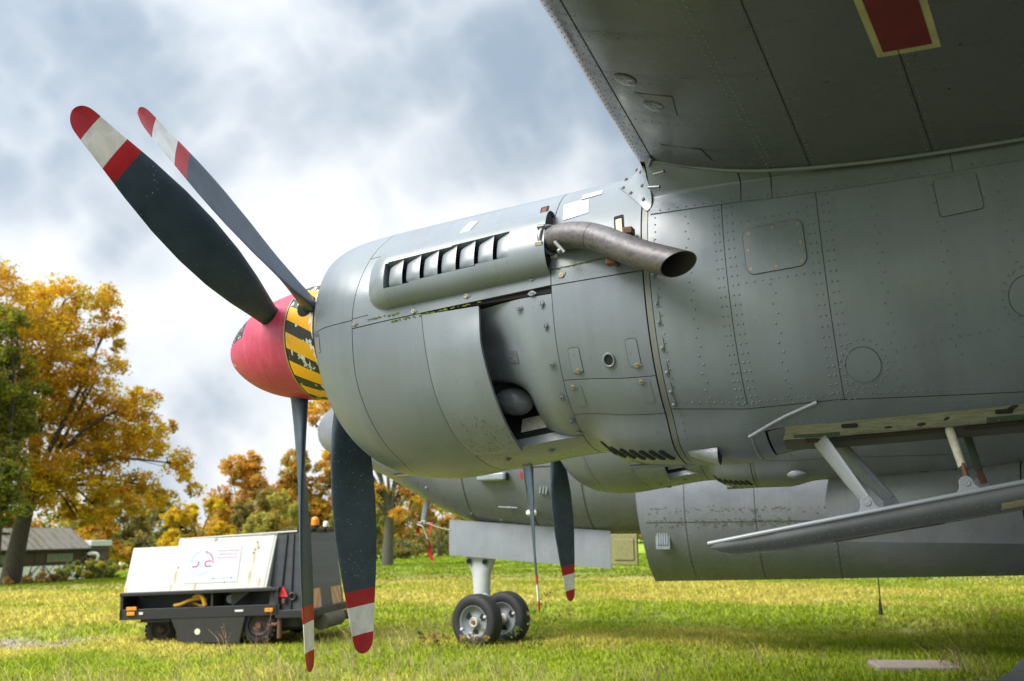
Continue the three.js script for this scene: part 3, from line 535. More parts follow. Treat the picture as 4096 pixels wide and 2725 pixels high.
  strut([3.085, 2.16, .20], [3.315, 1.80, .30], .054, .034, M.greyLight, .3); strut([3.17, 2.10, -.05], [3.40, 1.82, -.02], .045, .030, M.grey, .3);
  strut([3.665, 2.17, .20], [3.71, 1.94, .30], .020, .017, M.cream); strut([3.75, 2.14, -.05], [3.79, 1.94, -.02], .020, .017, flat([.05, .07, .05], .8)); 
  mesh('strut_fork', [rod([3.712, 1.955, .30], [3.722, 1.885, .31], .018, .027, 10, .5)], M.rust, plane); mesh('strut_fork', [rod([3.79, 1.945, -.02], [3.80, 1.88, -.02], .014, .020, 10, .5)], M.rust, plane);
  lug(3.325, .325, M.greyLight); lug(3.725, .325, M.greyLight); lug(3.41, -.03, M.grey); lug(3.80, -.03, M.grey);
}
// --- spinners and propellers
{
  const prof = [[-.495, .002], [-.488, .045], [-.46, .098], [-.41, .150], [-.34, .203], [-.26, .250], [-.17, .288], [-.07, .317], [.04, .338], [.165, .356], [.30, .372], [.40, .383]];
  const R = (s) => spline(s, prof.map((p) => p[0]), prof.map((p) => p[1]));
  const body = (a, b, n, o) => sheet((u, v) => { const s = a + (b - a) * v, t = u * Math.PI * 2; return glob(s, R(s) * Math.cos(t), R(s) * Math.sin(t)); }, 72, n, o);
  const redTex = canvasTex(1024, 512, (c, w, h) => {
    c.fillStyle = '#a6304e'; c.fillRect(0, 0, w, h);
    for (let i = 0; i < 1500; i++) { c.fillStyle = ['rgba(214,110,130,.05)', 'rgba(120,22,36,.05)', 'rgba(230,160,170,.05)'][(rnd() * 3) | 0]; c.beginPath(); c.ellipse(rnd() * w, rnd() * h, 4 + rnd() * 34, 2 + rnd() * 14, 0, 0, 7); c.fill(); }
    for (let i = 0; i < 160; i++) { c.fillStyle = rnd() < .5 ? 'rgba(236,190,196,.5)' : 'rgba(60,20,24,.6)'; c.fillRect(rnd() * w, rnd() * h, 1 + rnd() * 3, 1 + rnd() * 3); }
    // dark primer showing behind each blade
    for (const a of [63.5, 183.5, 303.5]) { const x = a / 360 * w; c.fillStyle = '#23241f'; c.fillRect(x - 38, h * .60, 84, h * .4); for (let i = 0; i < 60; i++) { c.fillStyle = ['#8fa2b6', '#c8ccd0', '#6c7788'][(rnd() * 3) | 0]; c.fillRect(x - 36 + rnd() * 78, h * (.64 + rnd() * .34), 2 + rnd() * 5, 3 + rnd() * 12); } }
    c.fillStyle = '#d08390'; c.fillRect(.335 * w, h * .80, 12, 40);
  });
  const stripe = canvasTex(2048, 512, (c, w, h) => {
    c.fillStyle = '#26261f'; c.fillRect(0, 0, w, h);
    const n = 13, p = w / n;                                     // slanting bands round the spinner
    c.fillStyle = '#eaa900';
    for (let k = -2; k < n + 2; k++) { c.beginPath(); const x = k * p + 30; c.moveTo(x + 104, 0); c.lineTo(x + 104 + p * .56, 0); c.lineTo(x + p * .56, h); c.lineTo(x, h); c.fill(); }
    for (let i = 0; i < 900; i++) { c.fillStyle = rnd() < .5 ? 'rgba(60,50,10,.10)' : 'rgba(255,220,120,.08)'; c.fillRect(rnd() * w, rnd() * h, 2 + rnd() * 20, 2 + rnd() * 14); }
    const id = c.getImageData(0, 0, w, h), d = id.data;
    for (let y = 0; y < h; y++) for (let x = 0; x < w; x++) {
      const o = (y * w + x) * 4, dark = d[o] < 120, e = fbm(x / 34, y / 60, 5, 0, 77) + .16 * (1 - y / h) , f = fbm(x / 9, y / 20, 3, 0, 88);
      if (dark && e + f * .22 > .80) { const g = 150 + f * 90; d[o] = g * .93; d[o + 1] = g * .98; d[o + 2] = g * 1.04; }
      else if (!dark && y < h * .14 && e + f * .3 > .85) { d[o] = 220; d[o + 1] = 216; d[o + 2] = 205; }
    }
    c.putImageData(id, 0, 0);
  });
  stripe.wrapS = THREE.RepeatWrapping; redTex.wrapS = THREE.RepeatWrapping;
  const redM = new THREE.MeshPhysicalMaterial({ color: 0xffffff, map: redTex, roughness: .48, side: THREE.DoubleSide, bumpMap: dentMap, bumpScale: .002 });
  const strM = new THREE.MeshPhysicalMaterial({ color: 0xffffff, map: stripe, roughness: .5, side: THREE.DoubleSide });
  const nose = mesh('spinner_nose', [body(-.495, .158, 40, { uv: (u, v) => [u, v] })], redM, plane);
  mesh('spinner_lip', [body(.150, .158, 1), sheet((u, v) => { const r = R(.158) * (1 - .1 * v), t = u * 6.2832; return glob(.158, r * Math.cos(t), r * Math.sin(t)); }, 72, 1)], M.brass, nose);
  const rear = mesh('striped_spinner', [body(.166, .375, 16, { uv: (u, v) => [u, v] })], strM, plane);
  mesh('spinner_core', [sheet((u, v) => { const s = lerp(.14, .46, v), r = R(.2) - .022, t = u * 6.2832; return glob(s, r * Math.cos(t), r * Math.sin(t)); }, 48, 2)], M.gap, rear);
  mesh('spinner_back_ring', [sheet((u, v) => { const s = lerp(.378, .412, v), r = R(s) - .001, t = u * 6.2832; return glob(s, r * Math.cos(t), r * Math.sin(t)); }, 72, 2)], M.rust, rear);
  // blades: wide, twisted, tapering to a round tip, with painted tip bands
  const RED = [.50, .010, .018], WHT = [.86, .86, .85];
  const bladeMat = new THREE.MeshPhysicalMaterial({ color: 0xffffff, vertexColors: true, roughness: .42, side: THREE.DoubleSide, map: canvasTex(512, 2048, (c, w, h) => {
    c.fillStyle = '#f6f6f6'; c.fillRect(0, 0, w, h);
    for (let i = 0; i < 1800; i++) { c.fillStyle = rnd() < .5 ? 'rgba(255,255,255,.10)' : 'rgba(120,120,116,.06)'; c.beginPath(); c.ellipse(rnd() * w, rnd() * h, 3 + rnd() * 26, 10 + rnd() * 60, 0, 0, 7); c.fill(); }
  }) });
  const chipMat = flat([.55, .55, .54], .6);
  const chord = (q) => interp(q, [.16, .22, .30, .40, .52, .64, .76, .86, .93, .97], [.125, .165, .225, .278, .305, .298, .258, .206, .172, .150]);
  const bladeGeo = (RR, hand, phi, s0) => {
    const rad = UP.clone().multiplyScalar(Math.cos(phi)).add(V(0, 0, Math.sin(phi))), tan = UP.clone().multiplyScalar(-Math.sin(phi)).add(V(0, 0, Math.cos(phi))), c0 = glob(s0, 0, 0);
    const rows = []; const bands = [[.155, .804, [.040, .066, .100]], [.804, .853, RED], [.853, .940, WHT], [.940, 1, RED]];
    const at = (q, a) => { // q along the radius, a around the section 0..1
      const tipK = q > .955 ? Math.sqrt(Math.max(0, 1 - ((q - .955) / .045) ** 2)) : 1, w = chord(Math.min(q, .96)) * tipK, th = interp(q, [.155, .25, .4, .6, .8, 1], [.105, .075, .042, .026, .017, .006]) * (.3 + .7 * tipK);
      const be = interp(q, [.155, .3, .5, .7, .9, 1], [46, 35, 27, 21, 17.5, 16]) * Math.PI / 180;
      const ang = a * Math.PI * 2, x = Math.cos(ang) * w / 2, e = Math.sin(ang), y = e * th / 2 * (1 - .35 * Math.cos(ang)) + .010 * (1 - Math.cos(ang) ** 2) ;
      const cd = tan.clone().multiplyScalar(Math.cos(be)).add(AX.clone().multiplyScalar(-hand * Math.sin(be))), nd = AX.clone().multiplyScalar(Math.cos(be)).add(tan.clone().multiplyScalar(hand * Math.sin(be)));
      return c0.clone().add(rad.clone().multiplyScalar(q * RR)).add(cd.multiplyScalar(x)).add(nd.multiplyScalar(-y));
    };
    const g = bands.map(([a, b, col]) => sheet((u, v) => at(lerp(a, b, v > 0 && b === 1 ? 1 - (1 - v) ** 2 : v), u), 36, b === 1 ? 14 : a < .2 ? 44 : 6, { color: () => col, uv: (u, v) => [u * .6, lerp(a, b, v)] }));
    return { geo: mergeAll(g), at };
  };
  const propset = [];
  const blade = (RR, hand, phi, s0, nChip) => {
    const b = bladeGeo(RR, hand, phi, s0), m = mesh('propeller_blade', b.geo, bladeMat, plane); propset.push(m);
    if (nChip) { // flaked paint, little proud flecks on both faces
      const gs = []; for (let i = 0; i < nChip; i++) { const q = rnd() < .7 ? [.32, .46, .56, .70, .74][(rnd() * 5) | 0] + gauss() * .035 : .22 + rnd() * .56, a = rnd(); if (q > .79 || q < .2) continue; const p = b.at(q, a), p1 = b.at(q + .0012 + rnd() * .003, a), p2 = b.at(q, a + .003 + rnd() * .006), n = p1.clone().sub(p).cross(p2.clone().sub(p)).normalize().multiplyScalar(.0009);
        for (const sgn of [1, -1]) { const g = new THREE.BufferGeometry(), k = n.clone().multiplyScalar(sgn); g.setAttribute('position', new THREE.Float32BufferAttribute([p, p1, p2].flatMap((t) => [t.x + k.x, t.y + k.y, t.z + k.z]), 3)); g.computeVertexNormals(); gs.push(g); } }
      tag(mesh('paint_chips', gs, chipMat, m), null, null, null, 'stuff');
    }
    const cuff = mesh('blade_root', [sheet((u, v) => { const p = b.at(lerp(.155, .175, v), u); return p; }, 36, 2)], M.black, m);
    return m;
  };
  const T3 = 2 * Math.PI / 3, fA = 1.1089, fB = 1.1491;
  blade(1.98, 1, fA + .015, 0, 60); blade(1.98, 1, fA + T3, 0, 90); blade(1.98, 1, fA + 2 * T3, 0, 0);
  blade(1.887, -1, fB - .020, .335, 20); blade(1.887, -1, fB + T3, .335, 300); blade(1.887, -1, fB + 2 * T3, .335, 0);
  // dark openings where the blades leave the spinners
  const hole = (s, phi, par) => { const t = phi * 180 / Math.PI, w = .062; mesh('blade_opening', sheet((u, v) => { const a = u * 6.2832, q = v, ss = s + Math.cos(a) * .066 * q, tt = phi + Math.sin(a) * .070 * q / .35, r = R(ss) + .0025; return glob(ss, r * Math.cos(tt), r * Math.sin(tt)); }, 28, 4), M.gap, par); };
  for (let k = 0; k < 3; k++) { hole(.0, fA + k * T3, nose); hole(.305, fB + k * T3, rear); }
  // the inner engine: the same propellers, spinners, nacelle, exhaust
  for (const m of [...propset, nose, rear, shell, ...plane.children.filter((c) => ['exhaust_shroud', 'exhaust_pipe'].includes(c.name))]) { const c = m.clone(); c.name = m.name; c.position.copy(INNER); if (/shroud|pipe|nacelle/.test(c.name)) c.position.y += .10; plane.add(c); }
  const belly = mesh('nacelle_belly', panelGeo(2.865, 5.0, 150.5, 181, { nu: 30, nv: 16, off: .001 }), M.grey, plane); belly.position.copy(INNER); belly.position.y += .10;
  const pod = new THREE.SphereGeometry(1, 20, 14); { const q = pod.attributes.position; for (let i = 0; i < q.count; i++) { const x = q.getX(i), k = x > 0 ? 1 - .7 * x * x : 1 - .15 * x * x; q.setXYZ(i, x * .105, q.getY(i) * .048 * k, q.getZ(i) * .06 * k); } pod.computeVertexNormals(); } pod.translate(2.49, 2.18, -4.30); mesh('cooling_pod', pod, M.greyLight, plane);
}
// --- fuselage
const FZ = -9.2;
const fX = [-6.32, -6.2, -6.0, -5.6, -5.0, -4.4, -3.8, -3.2, -2.4, -1.2, 0, 2, 6, 10, 15, 19];
const fB_ = [3.42, 3.18, 3.02, 2.86, 2.67, 2.38, 2.05, 1.82, 1.69, 1.60, 1.58, 1.55, 1.55, 1.75, 2.3, 3.2];
const fT = [3.46, 3.70, 3.86, 4.05, 4.22, 4.36, 4.62, 4.95, 5.02, 4.80, 4.62, 4.6, 4.6, 4.5, 4.3, 4.1];
const fW = [.02, .26, .40, .58, .76, .90, 1.0, 1.06, 1.10, 1.12, 1.12, 1.12, 1.12, 1.05, .75, .3];
const fus = (x, th, off = 0) => { const t = spline(x, fX, fT), b = spline(x, fX, fB_), w = spline(x, fX, fW) + off, c = lerp(b, t, .48), r = th * Math.PI / 180, co = Math.cos(r), si = Math.sin(r), k = Math.pow(Math.abs(si) ** 2.3 + Math.abs(co) ** 2.3, -1 / 2.3); return V(x, c + (co > 0 ? t - c + off : c - b + off) * k * co, FZ + w * k * si); };
{
  const body = mesh('fuselage', [sheet((u, v) => { const e = u < .5 ? u * u * 2 * .5 + u * .5 : u; return fus(lerp(-6.32, 19, Math.pow(u, 1.35)), v * 360); }, 110, 72, { uv: (u, v, p) => [p.x, v * 7] })], M.greyFar, plane);
  const on = (x, y) => { let lo = 40, hi = 178; for (let i = 0; i < 30; i++) { const m = (lo + hi) / 2; if (fus(x, m).y > y) lo = m; else hi = m; } return lo; };   // th on the port side at height y
  const roundel = (r0, r1, d) => sheet((u, v) => { const a = u * 6.2832, q = lerp(r0, r1, v), x = -3.78 + Math.cos(a) * q; return fus(x, on(x, 2.95 + Math.sin(a) * q), d); }, 40, 3);
  mesh('roundel', roundel(.0, .14, .006), flat([.50, .10, .04], .6), body); mesh('roundel', roundel(.14, .345, .006), M.white, body);
  for (let k = 0; k < 14; k++) { const x = -4.56 + k * .05; mesh('dash_mark', sheet((u, v) => { const X = x + u * .03; return fus(X, on(X, 2.565 + v * .022), .005); }, 2, 1), flat([.55, .38, .06], .6), body); }
  { const p = fus(-2.42, on(-2.42, 2.48)); const g = new RoundedBoxGeometry(.50, .17, .20, 4, .05); const q = g.attributes.position; for (let i = 0; i < q.count; i++) { const x = q.getX(i), k = 1 - .45 * Math.pow(Math.abs(x + .02) / .25, 2) * (x < 0 ? 1 : .55); q.setY(i, q.getY(i) * k); q.setZ(i, q.getZ(i) * (x < 0 ? k : 1)); } g.computeVertexNormals(); g.translate(p.x, p.y, p.z + .04);
    const bl = mesh('blister_fairing', g, M.greyLight, body); mesh('blister_opening', box(.02, .11, .13, p.x + .25, p.y, p.z + .045, .004), M.dark, bl); }
  { const p = fus(-2.2, on(-2.2, 2.02)); mesh('aerial', [rod([p.x, p.y - .09, p.z - .03], [p.x - .03, p.y, p.z + .12], .014), rod([p.x - .19, p.y + .01, p.z + .12], [p.x + .12, p.y - .01, p.z + .12], .011)], M.greyLight, body); }
  { const p = fus(-1.89, on(-1.89, 1.935)); mesh('drain_mast', new THREE.CapsuleGeometry(.045, .09, 4, 12).rotateZ(Math.PI / 2).translate(p.x, p.y, p.z + .05), M.white, body); }
  for (let k = 0; k < 3; k++) { const p = fus(-1.66 + k * .05, on(-1.64, 2.28)); mesh('vent', new THREE.CapsuleGeometry(.018, .13, 4, 8).rotateZ(-.16).translate(p.x, p.y, p.z), M.grey, body); }
  for (const [x, y] of [[-3.72, 2.36], [-3.0, 1.95], [-2.5, 1.84], [-1.35, 2.2]]) { const p = fus(x, on(x, y)); mesh('rivet_boss', new THREE.SphereGeometry(.022, 8, 6).translate(p.x, p.y, p.z), M.greyLight, body); }
  mesh('red_stencil', sheet((u, v) => { const x = -1.97 + u * .035; return fus(x, on(x, 2.45 + v * .09), .005); }, 2, 2), M.red, body);
  for (const q of [sheet((u, v) => { const x = lerp(-4.4, 0, u); return fus(x, on(x, lerp(2.60, 2.612, v)), .004); }, 40, 1), ...[-3.0, -1.9, -1.0].map((x) => sheet((u, v) => fus(x + v * .012, lerp(70, 160, u), .004), 40, 1))]) mesh('skin_joint', q, M.gap, body);
  for (let s = -1; s < 0; s++) for (let k = 0; k < 40; k++) { const p = fus(-.98, 80 + k * 2); RIV.push([p, V(0, 0, 1), .006]); }
  // weapon-bay door hanging open along the belly
  const dz = (y) => -9.25 + Math.sqrt(Math.max(.05, 1.5625 - (y - 2.05) ** 2));
  const dx = (y) => interp(y, [.9, 1.4, 1.9, 2.3], [-.07, -.075, -.115, -.14]);
  const bot = (x) => .938 + x * .030;
  const bay = mesh('bomb_bay_door', [sheet((u, v) => { const y0 = lerp(bot(0), 2.36, v), x = lerp(dx(y0), 9.5, u), y = lerp(bot(x), 2.36, v); return V(x, y, dz(y)); }, 60, 24, { uv: (u, v, p) => [p.x, p.y] }), sheet((u, v) => { const y0 = lerp(bot(0), 2.36, v), x = lerp(dx(y0), 9.5, u), y = lerp(bot(x), 2.36, v); return V(x, y, dz(y) - .07); }, 30, 12), sheet((u, v) => { const y = lerp(bot(0), 2.36, u); return V(dx(y), y, dz(y) - .07 * v); }, 20, 1), sheet((u, v) => { const x = lerp(.07, 9.5, u); return V(x, bot(x), dz(bot(x)) - .07 * v); }, 30, 1)], M.greyFar, plane);
  const dl = (f, w) => sheet((u, v) => f(u, v * w), 24, 1), DX = [.55, 1.5, 2.5];
  for (const q of [...DX.map((x) => dl((u, w) => { const y = lerp(1.0, 2.32, u); return V(x + w, y, dz(y) + .003); }, .007)), dl((u, w) => { const x = lerp(0, 3.2, u), y = 1.76 + w; return V(x, y, dz(y) + .003); }, .008)]) mesh('skin_joint', q, M.gap, bay);
  for (const x of DX) for (let y = 1.05; y < 2.3; y += .07) for (const d of [-.03, .03]) RIV.push([V(x + d, y, dz(y)), V(0, 0, 1), .006]);
  for (let y = 1.05; y < 2.3; y += .06) RIV.push([V(dx(y) + .05, y, dz(y)), V(0, 0, 1), .006]);
  const lp = mesh('louvre_plate', box(.20, .33, .012, .21, 1.565, dz(1.565) + .004, .004), M.grey, bay);
  for (let k = 0; k < 5; k++) mesh('louvre', new THREE.CapsuleGeometry(.014, .20, 4, 8).scale(1, 1, .8).translate(.145 + k * .032, 1.565, dz(1.565) + .012), M.greyLight, bay);
  tag(mesh('moss_stain', (() => { const gs = []; for (let i = 0; i < 320; i++) { const x = .05 + rnd() * 1.9 + (rnd() < .4 ? 1 : 0), y = 1.76 + gauss() * .05 + (rnd() < .3 ? .16 : 0), r = .003 + rnd() * .011; gs.push(new THREE.CircleGeometry(r, 6).scale(1.8, .7, 1).translate(x, y, dz(y) + .0025 + rnd() * .001)); } return gs; })(), flat([.07, .085, .06], .9), bay), null, null, null, 'stuff');
  mesh('bay_interior_door', [box(.40, .44, .05, -.46, 1.39, -8.48, .012).rotateZ(0), box(.30, .30, .02, -.46, 1.39, -8.45, .02)], flat([.26, .25, .10], .7, { map: grain }), plane);
  // nose gear
  const ndoor = mesh('nose_gear_door', (() => { const f = (u, v, d) => { const x = lerp(-3.44, -.74, u), y = lerp(lerp(1.298, 1.103, u), lerp(1.853, 1.655, u), v); return V(x, y, -8.70 + .02 * Math.sin(u * 9.4) * 0 - .05 * (v - .4) ** 2 + d); }; const e = (a, b) => sheet((t, d) => (a ? f(t, b, -.04 * d) : f(b, t, -.04 * d)), 12, 1); return [sheet((u, v) => f(u, v, 0), 24, 8, { uv: (u, v, p) => [p.x, p.y] }), sheet((u, v) => f(u, v, -.04), 24, 8), e(1, 0), e(1, 1), e(0, 0), e(0, 1)]; })(), M.greyLight, plane);
  const gm = paint([.50, .53, .53], .5);
  const leg = mesh('nose_leg', [sheet((u, v) => { const y = lerp(1.75, .62, v), hw = interp(y, [.62, .75, 1.0, 1.25, 1.75], [.13, .135, .155, .27, .32]), a = u * 6.2832; return V(-2.96 + Math.cos(a) * hw + (y - .7) * -.03, y, -8.92 + Math.sin(a) * lerp(.10, .13, v)); }, 28, 20), rod([-2.93, .70, -8.9], [-2.72, .33, -8.7], .085, .075, 16), rod([-2.58, .335, -8.98], [-2.74, .335, -8.28], .05, .05, 14)], gm, plane);
  for (const [x, y] of [[-3.13, 1.20], [-2.85, 1.19]]) mesh('leg_hole', cyl(.042, .042, .01, 16).rotateX(Math.PI / 2).translate(x, y, -8.785), M.dark, leg);
  const steer = -.16;
  const wheel = (cx, cz) => {
    const R = .405, Wd = .135, pts = [[.235, -.085], [.25, -.115], [.30, -.134], [.35, -.132], [.385, -.112], [.402, -.075], [.405, 0], [.402, .075], [.385, .112], [.35, .132], [.30, .134], [.25, .115], [.235, .085]].map((p) => new THREE.Vector2(p[0], p[1]));
    const place = (g) => g.rotateX(Math.PI / 2).rotateY(steer).translate(cx, .335, cz);
    const ty = mesh('nose_wheel', [place(new THREE.LatheGeometry(pts, 56)), ...[-.07, -.025, .025, .07].map((k) => place(new THREE.TorusGeometry(.401, .004, 6, 56).rotateX(Math.PI / 2).translate(0, k, 0)))], M.rubber, plane);
    const rimP = [[.03, .05], [.07, .055], [.10, .035], [.17, .03], [.205, .075], [.228, .10], [.243, .112], [.250, .10], [.244, .08], [.235, .06], [.235, -.10], [.10, -.09], [.03, -.05]].map((p) => new THREE.Vector2(p[0], p[1]));
    const rim = mesh('wheel_rim', place(new THREE.LatheGeometry(rimP, 48)), paint([.19, .21, .225], .5), ty);
    for (let k = 0; k < 3; k++) { const a = k * 2.094 + .5, sh = new THREE.Shape(); sh.absarc(0, 0, .185, -.32, .32, false); sh.absarc(0, 0, .105, .30, -.30, true); const g = new THREE.ShapeGeometry(sh, 10).rotateZ(a).rotateX(-Math.PI / 2).translate(0, .045, 0); mesh('rim_opening', place(g), M.gap, ty); }
    mesh('wheel_hub', [place(new THREE.CylinderGeometry(.062, .07, .05, 20).translate(0, .07, 0)), place(new THREE.TorusGeometry(.062, .010, 8, 20).rotateX(Math.PI / 2).translate(0, .096, 0))], M.bare, ty);
    mesh('hub_cap', [place(new THREE.CylinderGeometry(.030, .034, .04, 10).translate(0, .10, 0))], M.rust, ty);
    for (const a of [.4, 3.6]) mesh('tape', place(box(.055, .012, .03, .235, .112, 0).rotateY(a)), M.tape, ty);
  };
  wheel(-2.74, -8.28); wheel(-2.58, -8.98);
  // probe under the nose
  mesh('probe_mast', [rod([-3.99, 2.16, -8.95], [-4.05, 1.84, -8.95], .055, .05, 14, .5), rod([-4.16, 1.815, -8.95], [-3.86, 1.79, -8.93], .022, .022)], M.grey, plane);
  // main gear door beneath the inner nacelle
  const gd = (u, v) => { const y = lerp(1.545, 2.42, v), x0 = interp(y, [1.54, 1.7, 1.95, 2.2, 2.42], [2.80, 2.735, 2.71, 2.76, 2.90]), x = lerp(x0, 6.4, u); return V(x, lerp(lerp(1.553, 1.49, u), lerp(2.36, 2.52, u), v), -4.66 + .20 * Math.sin(v * Math.PI * .85 + .05) - .09 * v); };
  const mg = mesh('main_gear_door', [sheet(gd, 50, 26, { uv: (u, v, p) => [p.x, p.y] }), sheet((u, v) => gd(u, v).add(V(0, 0, -.06)), 30, 12), sheet((u, v) => gd(0, u).add(V(0, 0, -.06 * v)), 20, 1), sheet((u, v) => gd(u, 0).add(V(0, 0, -.06 * v)), 20, 1)], M.greyLight, plane);
  for (const [u, n] of [[.30, 2], [.42, 1], [.56, 1], [.66, 2]]) for (let k = 0; k < n; k++) for (let v = .08; v < .96; v += .05) { const p = gd(u + k * .012, v); RIV.push([p, V(0, 0, 1), .0055]); }
  mesh('door_joint', [sheet((u, v) => gd(.44 + .003 * v, u).add(V(0, 0, .004)), 20, 1)], M.gap, mg);
  mesh('tail_plane', [box(3, .14, 9, 18.4, 4.0, FZ, .05), ...[-4.4, 4.4].map((z) => box(2.6, 3.0, .14, 18.6, 4.6, FZ + z, .05))], M.greyFar, plane);
}
// --- rivets of the whole airframe, one set of small domes
{
  const g = new THREE.SphereGeometry(1, 8, 5, 0, Math.PI * 2, 0, Math.PI / 2).rotateX(Math.PI / 2).scale(1, 1, .62);
  const im = new THREE.InstancedMesh(g, M.grey, RIV.length); im.name = 'rivets'; im.castShadow = im.receiveShadow = true;
  const m = new THREE.Matrix4(), q = new THREE.Quaternion();
  RIV.forEach(([p, n, r], i) => { q.setFromUnitVectors(V(0, 0, 1), n); m.compose(p, q, V(r, r, r)); im.setMatrixAt(i, m); });
  tag(im, null, null, null, 'stuff'); plane.add(im);
}
// ------------------------------------------------------------------ ground power unit on wheels, left behind the propellers
{
  const g = thing('ground_power_unit', 'white and black wheeled ground power unit with amber beacon and sign, on the grass', 'ground power unit', [-8.061, 0, -6.5]);
  g.rotation.set(0, 15 * Math.PI / 180, 0); g.rotateZ(2 * Math.PI / 180);
  // local axes: x along the near side (0 front .. 3 rear), y up, z towards the camera
  const whitePaint = flat([.55, .555, .55], .5, { map: canvasTex(1024, 512, (c, w, h) => {
    c.fillStyle = '#efeee9'; c.fillRect(0, 0, w, h);
    for (let i = 0; i < 700; i++) { c.fillStyle = rnd() < .6 ? 'rgba(200,196,178,.06)' : 'rgba(170,170,165,.05)'; const x = rnd() * w; c.fillRect(x, rnd() * h, 2 + rnd() * 14, 20 + rnd() * 120); }
    for (const [x, y, l] of [[.875, .18, .5], [.89, .10, .2], [.86, .62, .3], [.03, .88, .1], [.36, .60, .32], [.5, .86, .1], [.335, .86, .1], [.93, .80, .18]]) for (let k = 0; k < 26; k++) { c.fillStyle = ['rgba(196,120,40,.11)', 'rgba(120,60,20,.06)', 'rgba(224,170,90,.10)'][(rnd() * 3) | 0]; c.fillRect(x * w + gauss() * 7, (y + rnd() * l * .4) * h, 2 + rnd() * 6, (.06 + rnd() * l * .6) * h); }
    for (const [x, y] of [[.885, .14], [.875, .28], [.868, .34], [.90, .25], [.37, .56], [.70, .87]]) { c.fillStyle = 'rgba(40,22,14,.9)'; c.beginPath(); c.ellipse(x * w, y * h, 5, 11, .3, 0, 7); c.fill(); }
    c.fillStyle = 'rgba(150,152,130,.8)'; c.beginPath(); c.ellipse(.60 * w, .06 * h, 13, 20, .3, 0, 7); c.fill();
  }) });
  const wg = (poly, depth) => { const s = new THREE.Shape(poly.map((p) => new THREE.Vector2(...p))); return new THREE.ExtrudeGeometry(s, { depth, bevelEnabled: true, bevelSize: .012, bevelThickness: .012, bevelSegments: 2 }); };
  const bodyPaint = flat([.030, .036, .042], .38, { map: grain, bumpMap: dentMap, bumpScale: .01 });
  // a slab whose near face leans inwards: x from a to b at the foot, a2..b2 at the top
  const slab = (a, b, a2, b2, y0, y1, z0, z1, zb) => { const P = [V(a, y0, z0), V(b, y0, z0), V(b2, y1, z1), V(a2, y1, z1), V(a, y0, zb), V(b, y0, zb), V(b2, y1, zb + .12), V(a2, y1, zb + .12)];
    const q = (i, j, k, l) => sheet((u, v) => P[i].clone().lerp(P[j], u).lerp(P[l].clone().lerp(P[k], u), v), 6, 6, { uv: (u, v, p) => [p.x / 2.45, clamp((p.y - .77) / .80, 0, 1)] }); return [q(0, 1, 2, 3), q(5, 4, 7, 6), q(4, 0, 3, 7), q(1, 5, 6, 2), q(3, 2, 6, 7), q(4, 5, 1, 0)]; };
  mesh('front_panel', slab(.05, .84, .06, .83, .775, 1.455, -.02, -.24, -1.9), whitePaint, g);
  mesh('side_panel', slab(.842, 2.36, .842, 2.44, .775, 1.555, -.005, -.235, -1.9), whitePaint, g);
  mesh('roof_lip', [rod([.85, 1.558, -.25], [2.80, 1.60, -.26], .014), box(1.9, .012, 1.5, 1.75, 1.568, -1.05)], whitePaint, g);
  mesh('panel_edge', slab(2.362, 2.405, 2.442, 2.475, .775, 1.55, -.01, -.24, -1.9), flat([.42, .43, .41], .6), g);
  const rearBody = mesh('rear_body', [...slab(2.41, 2.98, 2.48, 2.86, .37, 1.585, -.06, -.27, -1.95)], bodyPaint, g);
  mesh('corner_rib', [rod([2.60, .42, -.045], [2.64, 1.56, -.255], .016), rod([2.78, .42, -.045], [2.75, 1.56, -.255], .012), rod([2.97, .40, -.05], [2.85, 1.56, -.26], .02)], M.black, rearBody);
  mesh('roof_plate', [box(.46, .03, 1.4, 2.66, 1.60, -1.05, .01), box(.36, .02, 1.5, 2.72, 1.625, -1.05, .008)], M.black, rearBody);
  // lower chassis: ledge, open tray, rail, skirt
  const ch = mesh('chassis', [box(2.62, .05, .16, 1.31, .745, -.06, .008), box(2.62, .16, .04, 1.31, .44, -.02, .006), box(2.62, .03, 1.9, 1.31, .375, -.98), box(2.62, .34, .04, 1.31, .56, -.42), box(.05, .38, .42, .03, .56, -.21, .006), box(.05, .38, .42, 2.58, .56, -.21, .006), box(.03, .34, .40, 1.52, .57, -.22), box(2.9, .08, .08, 1.6, .33, -.4), box(2.9, .08, .08, 1.6, .33, -1.5)], M.black, g);
  mesh('tray_gusset', wg([[1.80, .72], [2.10, .72], [1.80, .50]].map((p) => [p[0], p[1]]), .02).translate(0, 0, -.14), M.black, ch);
  mesh('side_skirt', wg([[.86, .365], [2.06, .355], [1.97, -.02], [.98, .01], [.96, .16]], .03).translate(0, 0, -.05), flat([.026, .026, .025], .6, { map: grain }), g);
  mesh('bumper', [box(.06, .12, 2.15, 3.02, .345, -1.0, .01), box(.5, .12, .06, 2.80, .37, -.03, .01)], M.black, g);
  // wheels
  const wheel = (x, z, r, w, turn) => { const pl = (q) => q.rotateX(Math.PI / 2).rotateY(turn).translate(x, r - .055, z); const pts = [[.62, -.5], [.85, -.5], [.97, -.38], [1, -.15], [1, .15], [.97, .38], [.85, .5], [.62, .5]].map((p) => new THREE.Vector2(p[0] * r, p[1] * w));
    const lugs = []; for (let k = 0; k < 22; k++) { const a = k / 22 * 6.2832; lugs.push(pl(box(.03, w * .82, .035).translate(r * .99, 0, 0).rotateY(a))); }
    const t = mesh('wheel', [pl(new THREE.LatheGeometry(pts, 32)), ...lugs], M.rubber, g);
